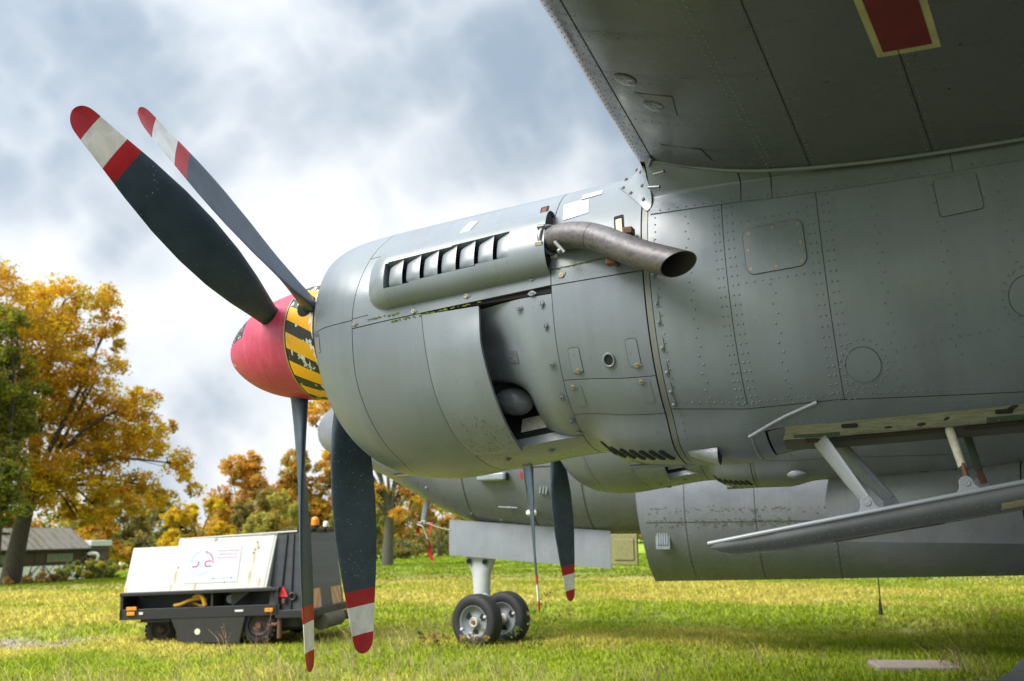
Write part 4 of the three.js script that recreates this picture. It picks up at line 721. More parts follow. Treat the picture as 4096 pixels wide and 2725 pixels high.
    mesh('rim', [pl(new THREE.LatheGeometry([[.02, .25], [.25, .25], [.35, .1], [.5, .2], [.62, .42], [.62, -.42]].map((p) => new THREE.Vector2(p[0] * r, p[1] * w)), 28))], flat([.045, .04, .036], .7), t);
    mesh('hub', pl(new THREE.CylinderGeometry(r * .16, r * .2, .05, 14).translate(0, w * .3, 0)), M.rust, t); };
  wheel(.56, -.28, .235, .17, .5); wheel(.56, -1.62, .235, .17, .5); wheel(2.26, -.14, .265, .18, 0); wheel(2.26, -1.7, .245, .18, 0);
  mesh('axle', [rod([.56, .2, -.2], [.56, .2, -1.7], .04), rod([2.26, .18, -.2], [2.26, .18, -1.7], .05), box(.42, .05, .5, .62, .33, -.3, .01), rod([2.35, .1, -.35], [2.95, .16, -.5], .035), box(.3, .2, .6, 2.7, .26, -.5, .02)], M.black, g);
  mesh('jack_leg', [rod([2.60, .36, -.06], [2.60, .02, -.06], .035), rod([2.48, .22, -.05], [2.57, .22, -.05], .03)], M.rust, g);
  mesh('tow_step', [rod([3.0, .18, -.75], [3.0, .18, -1.6], .13, .13, 14)], flat([.17, .15, .11], .8, { map: grain }), g);
  mesh('exhaust_stub', [rod([3.05, .2, -1.7], [3.1, .2, -2.02], .075, .085, 14)], M.rust, g);
  // lamps, reflectors, triangle, plates
  const amber = flat([.75, .26, .01], .35), lens = flat([.80, .24, .01], .25);
  for (const [x, y, w, h] of [[.20, .455, .13, .055], [.21, .530, .17, .05], [2.46, .44, .13, .055]]) mesh('side_reflector', box(w, h, .02, x, y, .012, .006), amber, g);
  mesh('white_reflector', box(.06, .035, .012, .37, .455, .008), M.white, g); mesh('white_reflector', box(.13, .026, .012, 1.98, .445, .008), M.white, g);
  mesh('round_reflector', cyl(.062, .062, .012, 24).rotateX(Math.PI / 2).rotateY(.4).translate(1.65, .60, -.38), M.white, g);
  mesh('round_reflector', cyl(.046, .046, .012, 24).rotateX(Math.PI / 2).translate(1.30, .155, -.012), flat([.62, .62, .5], .5), g);
  { const s = new THREE.Shape(); s.moveTo(-.085, 0); s.lineTo(.085, 0); s.lineTo(0, .16); mesh('warning_triangle', new THREE.ExtrudeGeometry(s, { depth: .012, bevelEnabled: false }).rotateX(-.12).translate(2.66, .62, -.045), M.red, g); }
  const haz = (flip) => flat([.8, .8, .8], .5, { map: canvasTex(256, 256, (c, w, h) => { c.fillStyle = '#d9b5a4'; c.fillRect(0, 0, w, h); c.fillStyle = '#e79a16'; for (let k = -2; k < 4; k++) { c.beginPath(); const x = k * 120; if (!flip) { c.moveTo(x, h); c.lineTo(x + 58, h); c.lineTo(x + 58 + 110, 0); c.lineTo(x + 110, 0); } else { c.moveTo(x, 0); c.lineTo(x + 58, 0); c.lineTo(x + 168, h); c.lineTo(x + 110, h); } c.fill(); } }) });
  const rearZ = (z0, z1, y0, y1) => sheet((u, v) => { const y = lerp(y0, y1, v); return V(2.985 - (y - .37) * .104, y, lerp(z0, z1, u)); }, 2, 2);
  mesh('hazard_plate', rearZ(-.30, -.86, .40, .70), haz(false), g); mesh('hazard_plate', rearZ(-1.36, -1.84, .40, .68), haz(true), g);
  mesh('rear_lamp', [box(.05, .07, .05, 2.68, .56, -.03, .01)], M.rust, g); mesh('door_latch', [new THREE.TorusGeometry(.05, .02, 8, 16).translate(2.80, .62, -.07)], M.black, g);
  const bc = mesh('beacon', [cyl(.07, .075, .05, 20).translate(2.90, 1.66, -.78), rod([2.90, 1.58, -.78], [2.90, 1.64, -.78], .02)], M.black, g);
  mesh('beacon_lens', new THREE.CapsuleGeometry(.062, .06, 6, 18).translate(2.90, 1.735, -.78), lens, bc);
  const lp = mesh('work_lamp', [new THREE.CapsuleGeometry(.045, .03, 4, 14).translate(2.90, 1.70, -1.28)], M.white, g); mesh('lamp_stem', [rod([2.90, 1.57, -1.28], [2.90, 1.67, -1.28], .016), cyl(.04, .04, .03, 12).translate(2.90, 1.655, -1.28)], M.black, lp);
  mesh('roof_cable', tube([[2.95, 1.60, -1.55], [2.93, 1.615, -1.72], [2.9, 1.60, -1.85]], .012), M.red, g);
  // the sign on the side: lettering and emblem
  const sign = canvasTex(1024, 704, (c, w, h) => {
    c.fillStyle = '#e9edf2'; c.fillRect(0, 0, w, h);
    c.lineCap = 'butt';
    c.strokeStyle = '#bfe0ee'; c.lineWidth = 34; c.beginPath(); c.arc(290, 310, 205, Math.PI * .98, Math.PI * 1.42); c.stroke();
    c.lineWidth = 22; c.beginPath(); c.arc(290, 330, 215, Math.PI * .22, Math.PI * .50); c.stroke(); c.lineWidth = 14; c.beginPath(); c.arc(290, 330, 225, Math.PI * .50, Math.PI * .95); c.stroke();
    c.strokeStyle = '#b05fae'; c.lineWidth = 20; c.beginPath(); c.arc(290, 320, 215, Math.PI * 1.66, Math.PI * 2.02); c.stroke();
    c.strokeStyle = '#dcb6dd'; c.lineWidth = 8; c.beginPath(); c.arc(290, 320, 245, Math.PI * 1.66, Math.PI * 2.02); c.stroke();
    c.fillStyle = '#9c4c9c'; c.beginPath(); c.moveTo(335, 92); c.lineTo(400, 120); c.lineTo(372, 130); c.lineTo(356, 158); c.fill();
    c.strokeStyle = '#b83a9c'; c.lineWidth = 26; c.beginPath(); c.moveTo(120, 392); c.lineTo(180, 392); c.quadraticCurveTo(226, 392, 230, 350); c.lineTo(234, 292); c.stroke();
    c.strokeStyle = '#bfe0ee'; c.beginPath(); c.moveTo(270, 292); c.lineTo(262, 392); c.lineTo(340, 392); c.stroke();
    c.strokeStyle = '#b83a9c'; c.beginPath(); c.moveTo(478, 294); c.lineTo(410, 294); c.quadraticCurveTo(362, 296, 362, 342); c.quadraticCurveTo(362, 390, 410, 390); c.lineTo(490, 390); c.stroke();
    c.fillStyle = '#b77ab6'; c.font = 'bold 40px sans-serif'; c.textAlign = 'center';
    c.fillText('Telephone: 01293 867620', 775, 118, 400); c.fillText('info@jlc-group.co.uk', 775, 186, 340); c.fillText('www.jlc-services.co.uk', 765, 252, 380);
    c.font = 'bold 34px sans-serif'; c.fillStyle = '#55616c'; c.fillText('ADR', 560, 640); c.fillStyle = '#a9b3bb'; c.fillRect(610, 630, 90, 6); c.fillStyle = '#c06a6a'; c.fillText('ISO', 760, 640, 60); c.fillStyle = '#93a6b6'; c.fillRect(810, 620, 44, 14); c.fillStyle = '#4a6c9c'; c.beginPath(); c.moveTo(880, 640); c.lineTo(905, 600); c.lineTo(920, 640); c.fill();
  });
  const lean = (y) => -.005 - (y - .775) / .78 * .23 + .006;
  mesh('sign_board', [sheet((u, v) => { const y = lerp(.875, 1.435, v), x = lerp(1.035, 1.92, u); return V(x, y, lean(y)); }, 2, 2)], flat([.50, .50, .50], .45, { map: sign }), g);
}
{ // yellow cable lying in the tray
  const c = thing('cable', 'yellow power cable coiled in the tray of the ground power unit', 'cable', [-8.061, 0, -6.5], 15 * Math.PI / 180); c.rotateZ(2 * Math.PI / 180);
  const y = flat([.62, .33, .015], .55, { map: grain });
  mesh('cable_loop', [tube([[.86, .545, -.10], [.98, .565, -.09], [1.12, .62, -.10], [1.24, .64, -.12], [1.34, .62, -.20], [1.24, .60, -.28]], .030, 40, 10), tube([[1.14, .55, -.2], [1.16, .64, -.14], [1.25, .69, -.10], [1.34, .66, -.07], [1.39, .53, -.07]], .036, 40, 10)], y, c);
  mesh('cable_loop', [tube([[1.05, .54, -.2], [1.16, .57, -.15], [1.28, .53, -.13], [1.36, .54, -.10]], .022, 30, 8)], flat([.30, .17, .04], .7), c);
}
// ------------------------------------------------------------------ streamers tied to the probe, and the strap under the bay
{
  const r = thing('warning_streamer', 'red ribbons and pale cord tied to the probe under the aircraft nose', 'ribbon', [-3.98, 1.80, -8.90]);
  const ribbon = (pts, w) => sheet((u, v) => { const c = new THREE.CatmullRomCurve3(pts.map((p) => V(...p))); const p = c.getPoint(v); return p.add(V((u - .5) * w * Math.cos(v * 3), 0, (u - .5) * w * Math.sin(v * 3))); }, 2, 24);
  const rm = flat([.50, .008, .02], .7);
  mesh('ribbon', ribbon([[.10, .01, 0], [.09, -.12, .02], [.05, -.24, .01], [.08, -.34, 0], [.09, -.46, .02], [.14, -.60, 0]], .06), rm, r);
  mesh('ribbon', ribbon([[-.20, .03, 0], [-.10, 0, .02], [-.14, -.10, .01], [-.13, -.17, 0]], .075), rm, r);
  mesh('cord', [tube([[-.14, -.01, .03], [-.02, -.05, .06], [.02, -.16, .03], [.05, -.25, .02]], .012, 20, 6), tube([[-.02, 0, .05], [-.04, .03, .08], [.04, .03, .08], [.0, -.02, .04]], .014, 20, 6)], M.cream, r);
  mesh('cord', tube([[.06, .0, .02], [.22, -.05, .06], [.40, -.085, .12], [.56, -.11, .2]], .008, 20, 6), flat([.42, .34, .24], .8), r);
  const s = thing('hanging_strap', 'thin black strap with a weighted end hanging below the weapon-bay door', 'strap', [2.965, .61, -8.0]);
  mesh('strap', [box(.016, .28, .006, 0, .30, 0)], M.rubber, s); mesh('strap_end', [new THREE.CylinderGeometry(.012, .028, .19, 10).scale(1, 1, .6).translate(-.005, .095, 0)], M.rubber, s);
}
// ------------------------------------------------------------------ ground
const CAM = camera.position;
const strawAt = (x, z) => { // 0 fresh green .. 1 dry straw
  const d = Math.hypot(x - CAM.x, z - CAM.z), side = (x - CAM.x) * .92 + (z - CAM.z) * -.40; // side: + to the right of the view
  const n = .5 + (fbm(x * .30 + 7, z * .42 + 2, 4, 0, 51) - .5) * 1.1, f = fbm(x * 2.3, z * 2.3, 3, 0, 61);
  const bias = interp(d, [9, 14, 19, 24, 32, 38, 46], [.06, .02, .0, .14, .16, -.16, -.40]) + (d < 22 ? clamp(-(side + 1) * .022, -.16, .13) : 0);
  return sm(.36, .82, n * .75 + f * .25 + bias);
};
const dirtAt = (x, z) => { const u = (x + 10.4) / 2.6, v = (z + 5.6 + (x + 10.4) * .35) / 1.3; return sm(1.0, .2, u * u + v * v + (fbm(x * 1.7, z * 1.7, 4, 0, 71) - .5) * 1.7); };
const dip = (x) => -.80 * sm(22, 40, -x);                         // the field falls gently towards the hut
const hAt = (x, z) => (fbm(x * .5, z * .5, 3, 0, 81) - .5) * .10 + dip(x);
{
  const st = (t, c) => { const a = Math.abs(t); return c + Math.sign(t) * (a * 62 + Math.pow(a, 5) * 1900); };
  const tex = dataTex(1024, (x, y) => { const v = 178 + (fbm(x / 16, y / 16, 5, 64, 91) - .5) * 150 + (hash(x, y, 3) - .5) * 40; return [v, v, v * .96]; }, false, [1 / 5, 1 / 5]);
  const gm = new THREE.MeshStandardMaterial({ map: tex, vertexColors: true, roughness: .95, bumpMap: tex, bumpScale: .05, side: THREE.DoubleSide });
  const G = sheet((u, v) => { const x = st(u * 2 - 1, -8), z = st(v * 2 - 1, -22); return V(x, hAt(x, z) - .02, z); }, 300, 300, { flip: true, uv: (u, v, p) => [p.x, p.z], color: (u, v, p) => {
    const s = strawAt(p.x, p.z), k = dirtAt(p.x, p.z), d = Math.hypot(p.x - CAM.x, p.z - CAM.z), far = sm(36, 48, d), m = fbm(p.x * .14, p.z * .14, 3, 0, 15);
    const gr = [lerp(.255, .32, far) * (.8 + m * .4), lerp(.325, .46, far) * (.85 + m * .3), lerp(.024, .020, far)], sw = [.44, .395, .11], di = [.30, .23, .17];
    return [0, 1, 2].map((i) => lerp(lerp(gr[i], sw[i], s), di[i], k)); } });
  tag(mesh('ground', G, gm), null, null, null, 'structure');
}
// grass: short blades with patches of dry straw, thinning into the distance
{
  const tuft = (n, h, w, spread, lean) => { const p = [], c = []; for (let i = 0; i < n; i++) { const a = rnd() * 6.28, r = Math.sqrt(rnd()) * spread, x = Math.cos(a) * r, z = Math.sin(a) * r, b = rnd() * 6.28, l = lean * (.3 + rnd()), hh = h * (.55 + rnd() * .6), dx = Math.cos(b) * l * hh, dz = Math.sin(b) * l * hh, wx = -Math.sin(b + rnd()) * w, wz = Math.cos(b + rnd()) * w, mx = x + dx * .35, mz = z + dz * .35, my = hh * .6, k = .72 + rnd() * .5;
      p.push(x - wx, 0, z - wz, x + wx, 0, z + wz, mx + wx * .8, my, mz + wz * .8, x - wx, 0, z - wz, mx + wx * .8, my, mz + wz * .8, mx - wx * .8, my, mz - wz * .8, mx - wx * .8, my, mz - wz * .8, mx + wx * .8, my, mz + wz * .8, x + dx, hh, z + dz);
      for (let q = 0; q < 9; q++) c.push(k, k, k); }
    const g = new THREE.BufferGeometry(); g.setAttribute('position', new THREE.Float32BufferAttribute(p, 3)); g.setAttribute('color', new THREE.Float32BufferAttribute(c, 3));
    const nn = []; for (let i = 0; i < p.length; i += 3) { const v = V(p[i] * 2, .12, p[i + 2] * 2).normalize(); nn.push(v.x, v.y, v.z); } g.setAttribute('normal', new THREE.Float32BufferAttribute(nn, 3)); return g; };
  const gm = new THREE.MeshPhysicalMaterial({ color: 0xffffff, vertexColors: true, roughness: .95, specularIntensity: .25, side: THREE.DoubleSide, transmission: .3, thickness: 0 });
  const scatter = (geo, name, r0, r1, dens, size, col, keep) => {
    const list = []; const A0 = -.4102 - .58, A1 = -.4102 + .58, area = .5 * (A1 - A0) * (r1 * r1 - r0 * r0), n = Math.round(area * dens);
    for (let i = 0; i < n; i++) { const a = lerp(A0, A1, rnd()), r = Math.sqrt(lerp(r0 * r0, r1 * r1, rnd())), x = CAM.x + Math.sin(a) * r, z = CAM.z - Math.cos(a) * r; const k = keep ? keep(x, z, r) : 1; if (rnd() > k) continue; list.push([x, z]); }
    const im = new THREE.InstancedMesh(geo, gm, list.length), m = new THREE.Matrix4(), q = new THREE.Quaternion(), c = new THREE.Color();
    list.forEach(([x, z], i) => { const s = size * (.6 + rnd() * .8) * (.75 + fbm(x * .9, z * .9, 2, 0, 19) * .6); q.setFromAxisAngle(V(0, 1, 0), rnd() * 6.28); m.compose(V(x, hAt(x, z) - .02, z), q, V(s, s * (.8 + rnd() * .4), s)); im.setMatrixAt(i, m); col(c, x, z); im.setColorAt(i, c); });
    im.name = numbered(name); im.castShadow = im.receiveShadow = true; scene.add(im); return tag(im, null, null, null, 'stuff');
  };
  const grassCol = (c, x, z) => { const s = strawAt(x, z), d = Math.hypot(x - CAM.x, z - CAM.z), far = sm(36, 48, d), t = clamp(s + gauss() * .26, 0, 1), v = .8 + rnd() * .45; c.setRGB(lerp(lerp(.30, .33, far), .66, t) * v, lerp(lerp(.40, .47, far), .57, t) * v, lerp(.010, .105, t) * v); };
  const onTar = (x, z) => z > interp(x, [1.6, 2.4, 4.12, 4.30, 4.52, 4.9, 6.5, 15], [-4.6, -6.2, -7.0, -7.7, -8.9, -10.2, -11.5, -12]) && x > 1.4;
  const keep = (x, z) => (onTar(x, z) ? 0 : 1 - dirtAt(x, z) * .9);
  tag(scatter(tuft(10, .060, .0036, .07, .9), 'grass', 8.5, 17, 240, 1, grassCol, keep), 'short green and straw coloured grass covering the near field under the aircraft', 'grass');
  tag(scatter(tuft(9, .060, .006, .13, .9), 'grass', 17, 32, 80, 1.0, grassCol, keep), 'paler straw patched grass further back behind the nose wheel', 'grass');
  tag(scatter(tuft(8, .055, .014, .28, .9), 'grass', 32, 66, 14, 1.0, grassCol), 'bright green grass of the far field before the hedge', 'grass');
  tag(scatter(tuft(7, .26, .0026, .06, .9), 'dry_grass', 9, 19, 16, 1, (c) => { const v = .8 + rnd() * .5; c.setRGB(.50 * v, .40 * v, .19 * v); }, (x, z, r) => sm(.45, .75, fbm(x * .7 + 3, z * .7, 3, 0, 33) + (r < 13 ? .10 : -.06)) * keep(x, z)), 'tall dry straw stalks standing among the near grass', 'dry grass');
  // gravel on the bare patch
  const peb = new THREE.IcosahedronGeometry(1, 0).scale(1, .55, .8), pl = []; for (let i = 0; i < 14000; i++) { const x = -10.4 + (rnd() * 2 - 1) * 4, z = -5.6 - (x + 10.4) * .35 + (rnd() * 2 - 1) * 2.4; if (rnd() < dirtAt(x, z) * .55) pl.push([x, z]); }
  const im = new THREE.InstancedMesh(peb, flat([1, 1, 1], .9), pl.length), m = new THREE.Matrix4(), q = new THREE.Quaternion(), c = new THREE.Color();
  pl.forEach(([x, z], i) => { const s = .012 + rnd() * rnd() * .04; q.setFromEuler(new THREE.Euler(rnd(), rnd() * 6, rnd())); m.compose(V(x, hAt(x, z) - .012, z), q, V(s, s, s)); im.setMatrixAt(i, m); const v = .6 + rnd() * .8; c.setRGB(.30 * v, .25 * v, .20 * v); im.setColorAt(i, c); });
  im.name = 'gravel'; im.castShadow = im.receiveShadow = true; tag(im, 'bare stony patch of brown gravel in the grass beside the ground power unit', 'gravel', null, 'stuff'); scene.add(im);
}
{ const s = thing('concrete_slab', 'flat worn concrete slab sunk in the grass under the wing', 'slab', [3.28, 0, -8.0], .28); mesh('slab', [box(.96, .10, .62, 0, 0, 0, .02)], flat([.36, .31, .27], .9, { map: grain, bumpMap: grain, bumpScale: .01 }), s);
  const sh = new THREE.Shape([[1.6, -4.6], [2.4, -6.2], [4.12, -7.0], [4.30, -7.7], [4.52, -8.9], [4.9, -10.2], [6.5, -11.5], [15, -12], [15, 14], [1.2, 14]].map((p) => new THREE.Vector2(p[0], -p[1]))), g = new THREE.ShapeGeometry(sh).rotateX(-Math.PI / 2).translate(0, .045, 0), q = g.attributes.position, uv = g.attributes.uv; for (let i = 0; i < q.count; i++) uv.setXY(i, q.getX(i) * .8, q.getZ(i) * .8);
  tag(mesh('tarmac', g, flat([.085, .088, .092], .9, { map: grain, bumpMap: grain, bumpScale: .02 })), null, null, null, 'structure'); }
// ------------------------------------------------------------------ trees and bushes
const barkM = flat([.075, .062, .045], .95, { map: grain, bumpMap: grain, bumpScale: .03 });
const leafM = new THREE.MeshPhysicalMaterial({ color: 0xffffff, vertexColors: true, roughness: .92, specularIntensity: .3, side: THREE.DoubleSide, transmission: .68, thickness: 0 });
function foliage(blobs, count, size, pal, o = {}) {              // blobs: [x, y, z, r] ; pal: list of [r, g, b]
  const P = new Float32Array(count * 12), C = new Float32Array(count * 12), N = new Float32Array(count * 12), I = new Uint32Array(count * 6);
  const tot = blobs.reduce((a, b) => a + b[3] ** 2.2, 0); let k = 0;
  for (const b of blobs) {
    const n = Math.round(count * b[3] ** 2.2 / tot), subs = []; const ns = Math.max(5, Math.round((o.sub || 15) * Math.min(2.2, b[3])));
    for (let i = 0; i < ns; i++) { const d = V(gauss(), gauss(), gauss()).normalize().multiplyScalar(b[3] * (.35 + .62 * Math.sqrt(rnd()))); d.y *= .85; subs.push([d, b[3] * (.20 + rnd() * .20), (pal[(rnd() * pal.length) | 0]), .75 + rnd() * .45]); }
    for (let i = 0; i < n && k < count; i++, k++) {
      const s = subs[(rnd() * subs.length) | 0], c = V(b[0] + s[0].x + gauss() * s[1], b[1] + s[0].y + gauss() * s[1] * .75, b[2] + s[0].z + gauss() * s[1]);
      const nn = V(gauss(), gauss() + .5, gauss()).normalize(), t = V(gauss(), gauss(), gauss()).cross(nn).normalize(), w = nn.clone().cross(t), a = size * (.55 + rnd() * .8), bb = a * .55, v = s[3] * (.8 + rnd() * .4);
      const col = rnd() < .22 ? pal[(rnd() * pal.length) | 0] : s[2];
      const q = [[-a, 0], [0, -bb], [a, 0], [0, bb]];
      for (let j = 0; j < 4; j++) { const o3 = k * 12 + j * 3, lift = j % 2 ? a * .18 : 0; P[o3] = c.x + t.x * q[j][0] + w.x * q[j][1] + nn.x * lift; P[o3 + 1] = c.y + t.y * q[j][0] + w.y * q[j][1] + nn.y * lift; P[o3 + 2] = c.z + t.z * q[j][0] + w.z * q[j][1] + nn.z * lift; N[o3] = nn.x; N[o3 + 1] = nn.y; N[o3 + 2] = nn.z; C[o3] = Math.min(.8, col[0] * v * 1.65); C[o3 + 1] = Math.min(.8, col[1] * v * 1.68); C[o3 + 2] = col[2] * v; }
      I.set([k * 4, k * 4 + 1, k * 4 + 2, k * 4, k * 4 + 2, k * 4 + 3], k * 6);
    }
  }
  const g = new THREE.BufferGeometry(); g.setAttribute('position', new THREE.BufferAttribute(P.subarray(0, k * 12), 3)); g.setAttribute('normal', new THREE.BufferAttribute(N.subarray(0, k * 12), 3)); g.setAttribute('color', new THREE.BufferAttribute(C.subarray(0, k * 12), 3)); g.setIndex(new THREE.BufferAttribute(I.subarray(0, k * 6), 1)); return g;
}
const limb = (pts, r0, r1, seg = 10) => { const cv = new THREE.CatmullRomCurve3(pts), f = cv.computeFrenetFrames(seg * 2, false); return sheet((u, v) => { const i = Math.round(v * seg * 2), p = cv.getPoint(v), a = u * 6.2832, r = lerp(r0, r1, Math.pow(v, .8)); return p.add(f.normals[i].clone().multiplyScalar(Math.cos(a) * r)).add(f.binormals[i].clone().multiplyScalar(Math.sin(a) * r)); }, 8, seg * 2, { uv: (u, v) => [u * 2, v * 4] }); };
function tree(name, label, pos, R, spec) {                       // spec.blobs: [right, up, radius, depth?]; R: the direction called right
  const t = thing(name, label, spec.cat || 'tree', [pos[0], dip(pos[0]), pos[1]], 0, spec.group), D = V(-R[1], 0, R[0]);
  const bl = spec.blobs.map((b) => { const d = b[3] ?? gauss() * (spec.deep || 2); return [b[0] * R[0] + d * D.x, b[1], b[0] * R[1] + d * D.z, b[2]]; });
  const top = spec.trunkTop || 3, lean = spec.lean || 0, T = V(lean * R[0], top, lean * R[1]), gs = spec.tr < .03 ? [] : [limb([V(0, -.1, 0), V(T.x * .35, top * .4, T.z * .35), T], spec.tr, spec.tr * .62, 8)];
  bl.forEach((b, i) => { if (i % (spec.every || 1)) return; const s = V(T.x, top * (.75 + .25 * rnd()), T.z), e = V(b[0], b[1], b[2]), m = s.clone().lerp(e, .5).add(V(gauss() * .3, .3 + rnd() * .5, gauss() * .3)); gs.push(spec.tr < .03 ? limb([V(gauss() * .1, -.02, gauss() * .1), V(b[0] * .6, b[1] * .6, b[2] * .6), e.clone().add(V(gauss(), .5, gauss()).multiplyScalar(b[3]))], .004, .002, 7) : limb([s, m, e], spec.tr * (.26 + .12 * rnd()), .02, 7)); for (let k = 0; k < (spec.twigs ?? 3); k++) { const q = m.clone().lerp(e, .3 + .6 * rnd()); if (spec.tr > .03) gs.push(limb([q, q.clone().add(V(gauss(), gauss() * .8 + .2, gauss()).multiplyScalar(b[3] * .55)), e.clone().add(V(gauss(), gauss(), gauss()).multiplyScalar(b[3] * .7))], .05, .008, 4)); } });
  mesh('trunk', gs, spec.bark || barkM, t);
  mesh('crown', foliage(bl, spec.leaves, spec.size, spec.pal, spec), leafM, t); return t;
}
const GOLD = [[.42, .265, .010], [.48, .32, .014], [.36, .215, .010], [.40, .20, .012], [.33, .25, .014]], OLIVE = [[.13, .155, .020], [.18, .18, .024], [.10, .125, .018], [.24, .20, .03]], ORANGE = [[.36, .185, .028], [.42, .225, .03], [.30, .155, .03], [.34, .23, .05]], YEL = [[.47, .33, .015], [.42, .27, .012], [.36, .28, .02]], DULL = [[.20, .155, .060], [.17, .14, .05], [.25, .185, .07], [.15, .14, .05]], DARKG = [[.065, .085, .022], [.09, .11, .024], [.055, .075, .02]], PALE = [[.26, .235, .065], [.21, .21, .06], [.30, .24, .07]];
tree('oak_tree', 'tall golden autumn oak with a thick leaning trunk at the left edge', [-29.7, -21.7], [.62, -.78], { tr: .42, trunkTop: 4.2, lean: .5, leaves: 92000, size: .080, sub: 34, pal: GOLD, deep: 1.6, every: 2, twigs: 3,
  blobs: [[1.09, 12.04, 1.0], [2.42, 11.77, 0.8], [0.05, 12.23, 0.8], [1.38, 10.57, 1.1], [2.8, 10.85, 0.7], [3.37, 9.93, 0.4], [2.61, 8.64, 1.0], [1.09, 8.73, 1.3], [4.13, 7.44, 0.85], [2.8, 7.07, 1.2], [4.99, 5.97, 0.9], [5.65, 6.52, 0.45], [5.94, 4.87, 0.65], [6.6, 4.5, 0.4], [3.56, 5.6, 1.2], [1.76, 6.52, 1.3], [1.38, 4.31, 1.1], [3.28, 3.95, 0.85], [4.7, 4.04, 0.75], [-0.05, 7.35, 1.7], [-0.35, 10.11, 1.6], [-2.15, 11.67, 1.6], [-3.35, 8.73, 2.2], [-3.85, 5.51, 2], [-5.35, 10.11, 1.8], [-0.55, 5.23, 1.4], [2.33, 5.05, 1.0], [4.32, 6.34, 0.8], [0.6, 3.6, 0.7], [1.6, 3.2, 0.75], [3.0, 3.0, 0.75], [4.4, 3.2, 0.65], [5.6, 3.4, 0.55], [6.7, 3.8, 0.4], [2.3, 2.6, 0.5]] });
tree('green_oak_tree', 'olive green leaved tree overlapping the golden oak at the left edge', [-27.6, -19.3], [.62, -.78], { tr: .26, trunkTop: 2.8, leaves: 34000, size: .078, sub: 28, pal: OLIVE, deep: .9, twigs: 3,
  blobs: [[-1.0, 10.0, .8], [-.2, 9.7, .65], [-.8, 8.9, .9], [.2, 8.4, .7], [.7, 7.2, .7], [-.3, 7.0, 1.0], [.5, 6.0, .7], [-.5, 5.4, 1.0], [.1, 4.4, .7], [-.4, 3.8, 1.1], [.2, 2.8, .8], [-1.8, 8, 1.4], [-2, 5, 1.4]] });
const autoBlobs = (w, h0, h1, n, r) => { const l = []; for (let i = 0; i < n; i++) { const t = (i + .5) / n, y = lerp(h0, h1, t), hw = w * Math.sqrt(Math.max(.05, 1 - Math.pow(Math.abs(t - .38) / .66, 2))); l.push([(rnd() * 2 - 1) * hw, y, r * (.75 + rnd() * .5) * (1 - .35 * t)]); } return l; };
const BR = [.75, -.66];
const bg = (name, label, pos, w, h0, h1, n, r, leaves, size, pal, tr = .2, o = {}) => tree(name, label, pos, BR, { tr, trunkTop: Math.max(1, h0 * .9), leaves: Math.round(leaves * 1.5), size: size * .8, sub: 20, pal, deep: w * .4, twigs: 1, every: 2, blobs: autoBlobs(w, h0, h1, n, r), group: null, ...o });
bg('autumn_tree', 'brown and olive thinning tree behind the hut, under the oak boughs', [-52, -48.5], 4.2, 1.2, 6.2, 22, 1.1, 11000, .17, [...DULL, ...PALE], .2);
bg('autumn_tree', 'small russet tree rising above the hut roof ridge', [-53.5, -41.5], 1.8, 1.5, 4.2, 10, .8, 4000, .16, ORANGE, .15);
bg('autumn_tree', 'bright orange tree between the hut and the power unit', [-46.5, -42.0], 1.5, .8, 4.0, 10, .75, 4200, .15, [...ORANGE, ...GOLD], .15);
bg('autumn_tree', 'bright yellow tree above the front of the power unit', [-43.3, -47.3], 2.0, 1.0, 4.7, 14, .85, 6500, .15, YEL, .16);
bg('autumn_tree', 'dark bare-looking bush left of the bright yellow tree', [-47, -48.2], 1.5, .6, 3.9, 10, .8, 4200, .15, [[.085, .075, .045], [.11, .09, .05], [.075, .08, .03]], .14);
bg('autumn_tree', 'tall orange brown tree behind the white side of the power unit', [-47.5, -57.5], 3.2, 1.5, 8.5, 26, 1.25, 13000, .19, ORANGE, .25);
bg('autumn_tree', 'tall thin golden tree above the amber beacon', [-47, -64], 2.7, 2, 9.3, 22, 1.2, 9500, .20, [...ORANGE, ...PALE], .25);
bg('autumn_tree', 'high orange tree seen between the two hanging blades', [-44.5, -66], 2.6, 2, 10.0, 22, 1.2, 10000, .20, [...ORANGE, ...GOLD], .25);
bg('autumn_tree', 'low yellow green bushy tree in front of the orange trees', [-36.5, -47.5], 1.9, .7, 4.9, 14, .95, 6500, .15, PALE, .16);
bg('autumn_tree', 'dull olive tree between the yellow and the orange tree', [-42, -51.5], 2.2, .8, 5.2, 14, .95, 6000, .16, DULL, .16);
bg('autumn_tree', 'olive brown tree beyond the far field, behind the red ribbons', [-34, -66], 4.5, 1, 5.0, 18, 1.2, 8500, .19, [...DULL, ...ORANGE], .2);
bg('autumn_tree', 'pale green tree directly behind the beacon of the power unit', [-32.5, -52], 2.2, .8, 5.0, 14, 1, 6500, .16, [...PALE, ...OLIVE], .18);
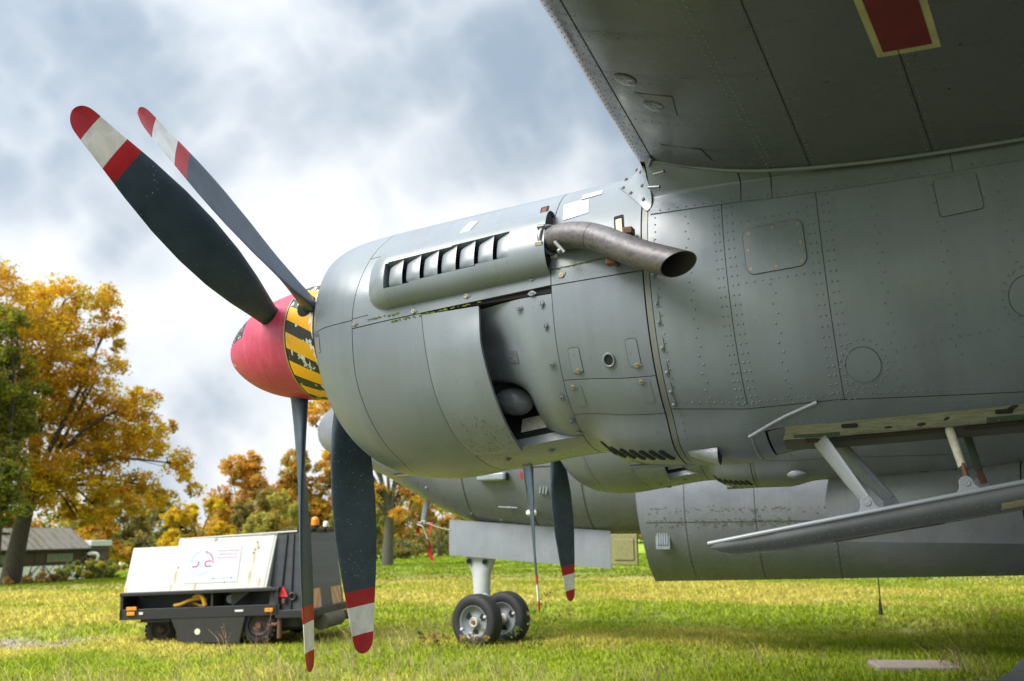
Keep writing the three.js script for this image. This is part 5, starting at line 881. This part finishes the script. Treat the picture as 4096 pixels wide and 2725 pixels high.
tree('slender_oak_tree', 'golden oak with a mossy grey trunk standing between the propeller blade and the nose wheel', [-20.6, -35.2], [.86, -.51], { tr: .33, trunkTop: 2.9, lean: .1, leaves: 18000, size: .075, sub: 26, pal: [[.44, .22, .02], [.50, .27, .02], [.36, .19, .02], [.40, .30, .03]], deep: 1.2, twigs: 4, bark: flat([.105, .105, .075], .95, { map: grain, bumpMap: grain, bumpScale: .03 }),
  blobs: [[-3.4, 7.9, .8], [-2.6, 8.4, .6], [-3.9, 7.2, .5], [-1.6, 7.4, .9], [-2.9, 6.5, .4], [-.2, 7.4, 1], [1, 6.5, 1], [.2, 5.2, .9], [1.4, 4.6, .8], [2.3, 3.9, .7], [.6, 3.7, .8], [2.6, 2.9, .5], [1.5, 3.0, .6], [-1.5, 5.2, .8], [-.8, 3.6, .7], [.5, 2.5, .45], [3.0, 3.4, .4]] });
// hedge and far belt of wood: masses nobody could count
{
  const belt = (name, label, cat, pts, n, h, size, pal, count) => { const b = []; count = Math.round(count * 1.4); size *= .8; for (let i = 0; i < n; i++) { const t = i / (n - 1) * (pts.length - 1), k = Math.min(pts.length - 2, Math.floor(t)), f = t - k, r = h * (.32 + rnd() * .22); b.push([lerp(pts[k][0], pts[k + 1][0], f) + gauss() * .8, h * (.25 + rnd() * .55) , lerp(pts[k][1], pts[k + 1][1], f) + gauss() * .8, r]); b.push([lerp(pts[k][0], pts[k + 1][0], f) + gauss() * .5, r * .4, lerp(pts[k][1], pts[k + 1][1], f) + gauss() * .5, r]); } for (const q of b) q[1] += dip(q[0]); tag(mesh(name, foliage(b, count, size, pal, { sub: 10 }), leafM), label, cat, null, 'stuff'); };
  belt('hedge', 'long tangled brown and green hedge along the back of the field', 'hedge', [[-62, -34], [-52, -45], [-42, -50], [-32, -58], [-20, -72]], 60, 2.1, .15, [...DULL, ...DARKG, ...PALE], 34000);
  belt('woodland', 'far belt of olive and russet woodland closing the field', 'woodland', [[-95, -40], [-75, -62], [-58, -78], [-40, -92], [-15, -105], [20, -118], [70, -120]], 60, 6.0, .34, [...DULL, ...ORANGE, ...OLIVE], 42000);
}
tree('bush', 'dark green bramble bush before the small shed', [-33.0, -28.7], [.65, -.76], { cat: 'bush', tr: .05, trunkTop: .3, leaves: 5200, size: .07, pal: DARKG.concat(OLIVE), deep: .5, twigs: 1, blobs: [[-.7, .5, .5], [0, .6, .55], [.6, .5, .5], [1.1, .35, .45], [-1.3, .3, .4]] });
tree('bush', 'low brown dead bracken clump at the foot of the white hut panels', [-34.4, -27.2], [.65, -.76], { cat: 'bush', tr: .04, trunkTop: .2, leaves: 4200, size: .06, pal: [[.20, .12, .06], [.26, .17, .09], [.14, .10, .05], [.09, .10, .03]], deep: .3, twigs: 2, blobs: [[-.8, .08, .25], [-.2, .1, .26], [.5, .1, .26], [1.0, .08, .24]] });
tree('bush', 'tuft of dry brown grass at the foot of the leaning oak trunk', [-28.6, -21.6], [.62, -.78], { cat: 'bush', tr: .03, trunkTop: .15, leaves: 3600, size: .06, pal: [[.30, .20, .11], [.36, .25, .14], [.22, .15, .08]], deep: .3, twigs: 1, blobs: [[-.5, .2, .3], [0, .25, .32], [.5, .22, .3], [1.0, .16, .25]] });
// dry dock stalks and brambles in the near grass
const stalk = (label, pos, stems, col, cat = 'weed') => { const s = thing('dead_weed', label, cat, pos); for (const st of stems) { mesh('stem', tube(st, .006, 16, 6), flat(col, .9, { map: grain }), s); tag(mesh('seed_head', st.slice(1).flatMap((p) => { const g = []; for (let k = 0; k < 5; k++) g.push(new THREE.IcosahedronGeometry(.007 + rnd() * .008, 0).translate(p[0] + gauss() * .03, p[1] + gauss() * .04, p[2] + gauss() * .03)); return g; }), flat(col, .9, { map: grain }), s), null, null, null, 'stuff'); } };
stalk('bent brown dock stalk before the black skirt of the power unit', [-5.35, 0, -5.9], [[[0, 0, 0], [-.04, .14, 0], [-.12, .28, .02], [-.19, .40, 0]]], [.19, .10, .06]);
stalk('upright reddish dock stalks before the rear wheel of the power unit', [-5.1, 0, -6.35], [[[0, 0, 0], [.0, .2, 0], [.03, .38, .02], [.05, .56, 0]], [[-.20, 0, .02], [-.2, .18, 0], [-.19, .30, 0], [-.22, .36, 0]]], [.24, .09, .06]);
tree('bramble', 'straggling leafy bramble growing beside the twin nose wheels', [-1.85, -8.2], [.92, -.4], { cat: 'bramble', tr: .012, trunkTop: .12, leaves: 420, size: .022, pal: [[.16, .20, .04], [.10, .15, .03], [.22, .14, .06]], deep: .15, twigs: 4, blobs: [[.05, .55, .16], [.25, .66, .14], [-.1, .25, .2], [.3, .35, .2], [.5, .5, .12], [.0, .12, .2]] });
tree('bramble', 'small brown weed clump in front of the nose wheel tyres', [-2.9, -7.7], [.92, -.4], { cat: 'bramble', tr: .01, trunkTop: .08, leaves: 380, size: .028, pal: [[.20, .13, .07], [.26, .18, .09], [.12, .14, .04]], deep: .12, twigs: 4, blobs: [[-.35, .16, .14], [-.15, .22, .14], [.2, .14, .14], [.45, .2, .14]] });
// ------------------------------------------------------------------ timber hut, shed, cones, posts
{
  const hut = thing('timber_hut', 'brown timber hut with mossy corrugated roof and white lower panels behind the oak', 'hut', [-38.8, -.78, -33.5], 79 * Math.PI / 180);
  const brown = flat([.085, .052, .038], .85, { map: grain }), brown2 = flat([.075, .052, .042], .85, { map: grain });
  const wall = mesh('wall', [box(8, 1.7, .1, -4, .85, -.06), box(8, 1.7, .1, -4, .85, -4), box(.1, 1.7, 4, -.05, .85, -2), box(.1, 1.7, 4, -7.95, .85, -2)], brown, hut);
  for (let k = 0; k < 7; k++) mesh('board', box(8, .095, .03, -4, .86 + k * .115, .012 + (k % 2) * .004), k % 3 ? brown : brown2, wall);
  for (const [a, b] of [[-4.75, -2.43], [-2.38, -.18], [-7.6, -4.8], [-.14, .0]]) mesh('white_panel', box(b - a, .76, .05, (a + b) / 2, .42, .04, .005), M.white, wall);
  mesh('corner_post', [box(.07, 1.7, .07, -.15, .85, .05), box(.05, .8, .06, -2.405, .42, .05)], M.black, wall);
  for (const [x, n] of [[-1.48, 3], [-4.2, 2]]) { const f = mesh('window', box(n * .44 + .1, .42, .05, x, 1.20, .04, .004), flat([.20, .17, .13], .8), wall); for (let k = 0; k < n; k++) mesh('pane', box(.36, .32, .02, x + (k - (n - 1) / 2) * .44, 1.20, .065), flat([.10, .14, .115], .15), f); }
  for (const x of [-2.6, -3.2]) mesh('shutter', box(.5, .5, .03, x, 1.22, .045), brown2, wall);
  const roofTex = canvasTex(1024, 256, (c, w, h) => { c.fillStyle = '#a09a98'; c.fillRect(0, 0, w, h); for (let i = 0; i < 1500; i++) { const x = rnd() * w, d = x > w * .75 ? .55 : 1; if (rnd() > d) continue; c.fillStyle = rnd() < .7 ? 'rgba(128,122,44,.20)' : 'rgba(90,84,80,.2)'; c.fillRect(((x / 52) | 0) * 52 + rnd() * 26, rnd() * h, 4 + rnd() * 12, 8 + rnd() * 44); } });
  const roof = mesh('roof', [sheet((u, v) => V(lerp(-8.2, .18, u), 1.66 + v * 1.12 + .022 * Math.sin(u * 8.4 / .16 * 6.283), .28 - v * 2.3), 420, 2, {})], flat([.36, .37, .34], .9, { map: roofTex }), hut);
  mesh('roof', [sheet((u, v) => V(lerp(-8.2, .18, u), 1.66 + v * 1.12, -4.3 + v * 2.28), 4, 2)], brown, hut); mesh('gable', [wedgeX(-.02), wedgeX(-7.98)], brown, hut);
  mesh('gutter', [rod([-8.2, 1.63, .30], [.2, 1.63, .30], .045)], M.black, roof); mesh('roof_light', box(.8, .01, .45, -3.9, 2.55, -1.52).translate(0, 0, 0), flat([.42, .38, .32], .7), roof);
  const pp = mesh('duct_pipe', [tube([[.05, 1.36, .1], [.35, 1.38, .15], [.55, 1.33, .2], [.60, 1.15, .22], [.56, .98, .22]], .085, 24, 12)], M.white, hut);
  const shed = thing('shed', 'small weatherboarded shed with pale flat roof at the right end of the hut', 'shed', [-38.55, -.78, -33.8], 79 * Math.PI / 180);
  mesh('wall', box(1.1, 1.75, 1.5, .62, .875, -1.2), brown, shed); for (let k = 0; k < 11; k++) mesh('board', box(1.12, .13, .03, .62, .2 + k * .145, -.43 + (k % 2) * .006), k % 3 ? flat([.11, .08, .065], .85, { map: grain }) : brown2, shed);
  mesh('roof', box(1.25, .30, 1.7, .66, 1.92, -1.2, .02), flat([.50, .54, .58], .6), shed);
  const coneAt = (pos, label) => { const c = thing('traffic_cone', label, 'traffic cone', pos); mesh('cone', [cyl(.20, .06, .30, 18).translate(0, .19, 0), box(.46, .05, .46, 0, .025, 0, .01)], M.red, c); mesh('sleeve', cyl(.148, .10, .26, 18).translate(0, .42, 0), M.white, c); mesh('cone_tip', cyl(.085, .04, .28, 18).translate(0, .66, 0), flat([.70, .09, .02], .5), c); };
  coneAt([-48.5, -.8, -43.8], 'taller orange and white cone, left of the two beyond the bush'); coneAt([-47.3, -.84, -44.2], 'lower orange and white cone, right of the two beyond the bush');
  const fc = thing('wire_fence', 'thin post and wire fence across the field beyond the red ribbons', 'fence', [-26, dip(-26), -53]);
  const fp = (k) => [-7 + k * 2.9, .0, 3.2 - k * 1.5];
  for (let k = 0; k < 7; k++) { const [x, , z] = fp(k); mesh('post', cyl(.075, .065, 1.35 + (k % 3) * .08, 10).translate(x, .64, z), barkM, fc); }
  for (const y of [.45, .8, 1.15]) { const a = fp(0), b = fp(6); mesh('wire', rod([a[0], y, a[2]], [b[0], y, b[2]], .006, .006, 5), M.steel, fc); }
}
function wedgeX(x) { return sheet((u, v) => V(x, 1.66 + v * 1.1, lerp(.2, -4.2, lerp(u, .5, v))), 4, 4); }
renderer.render(scene, camera);
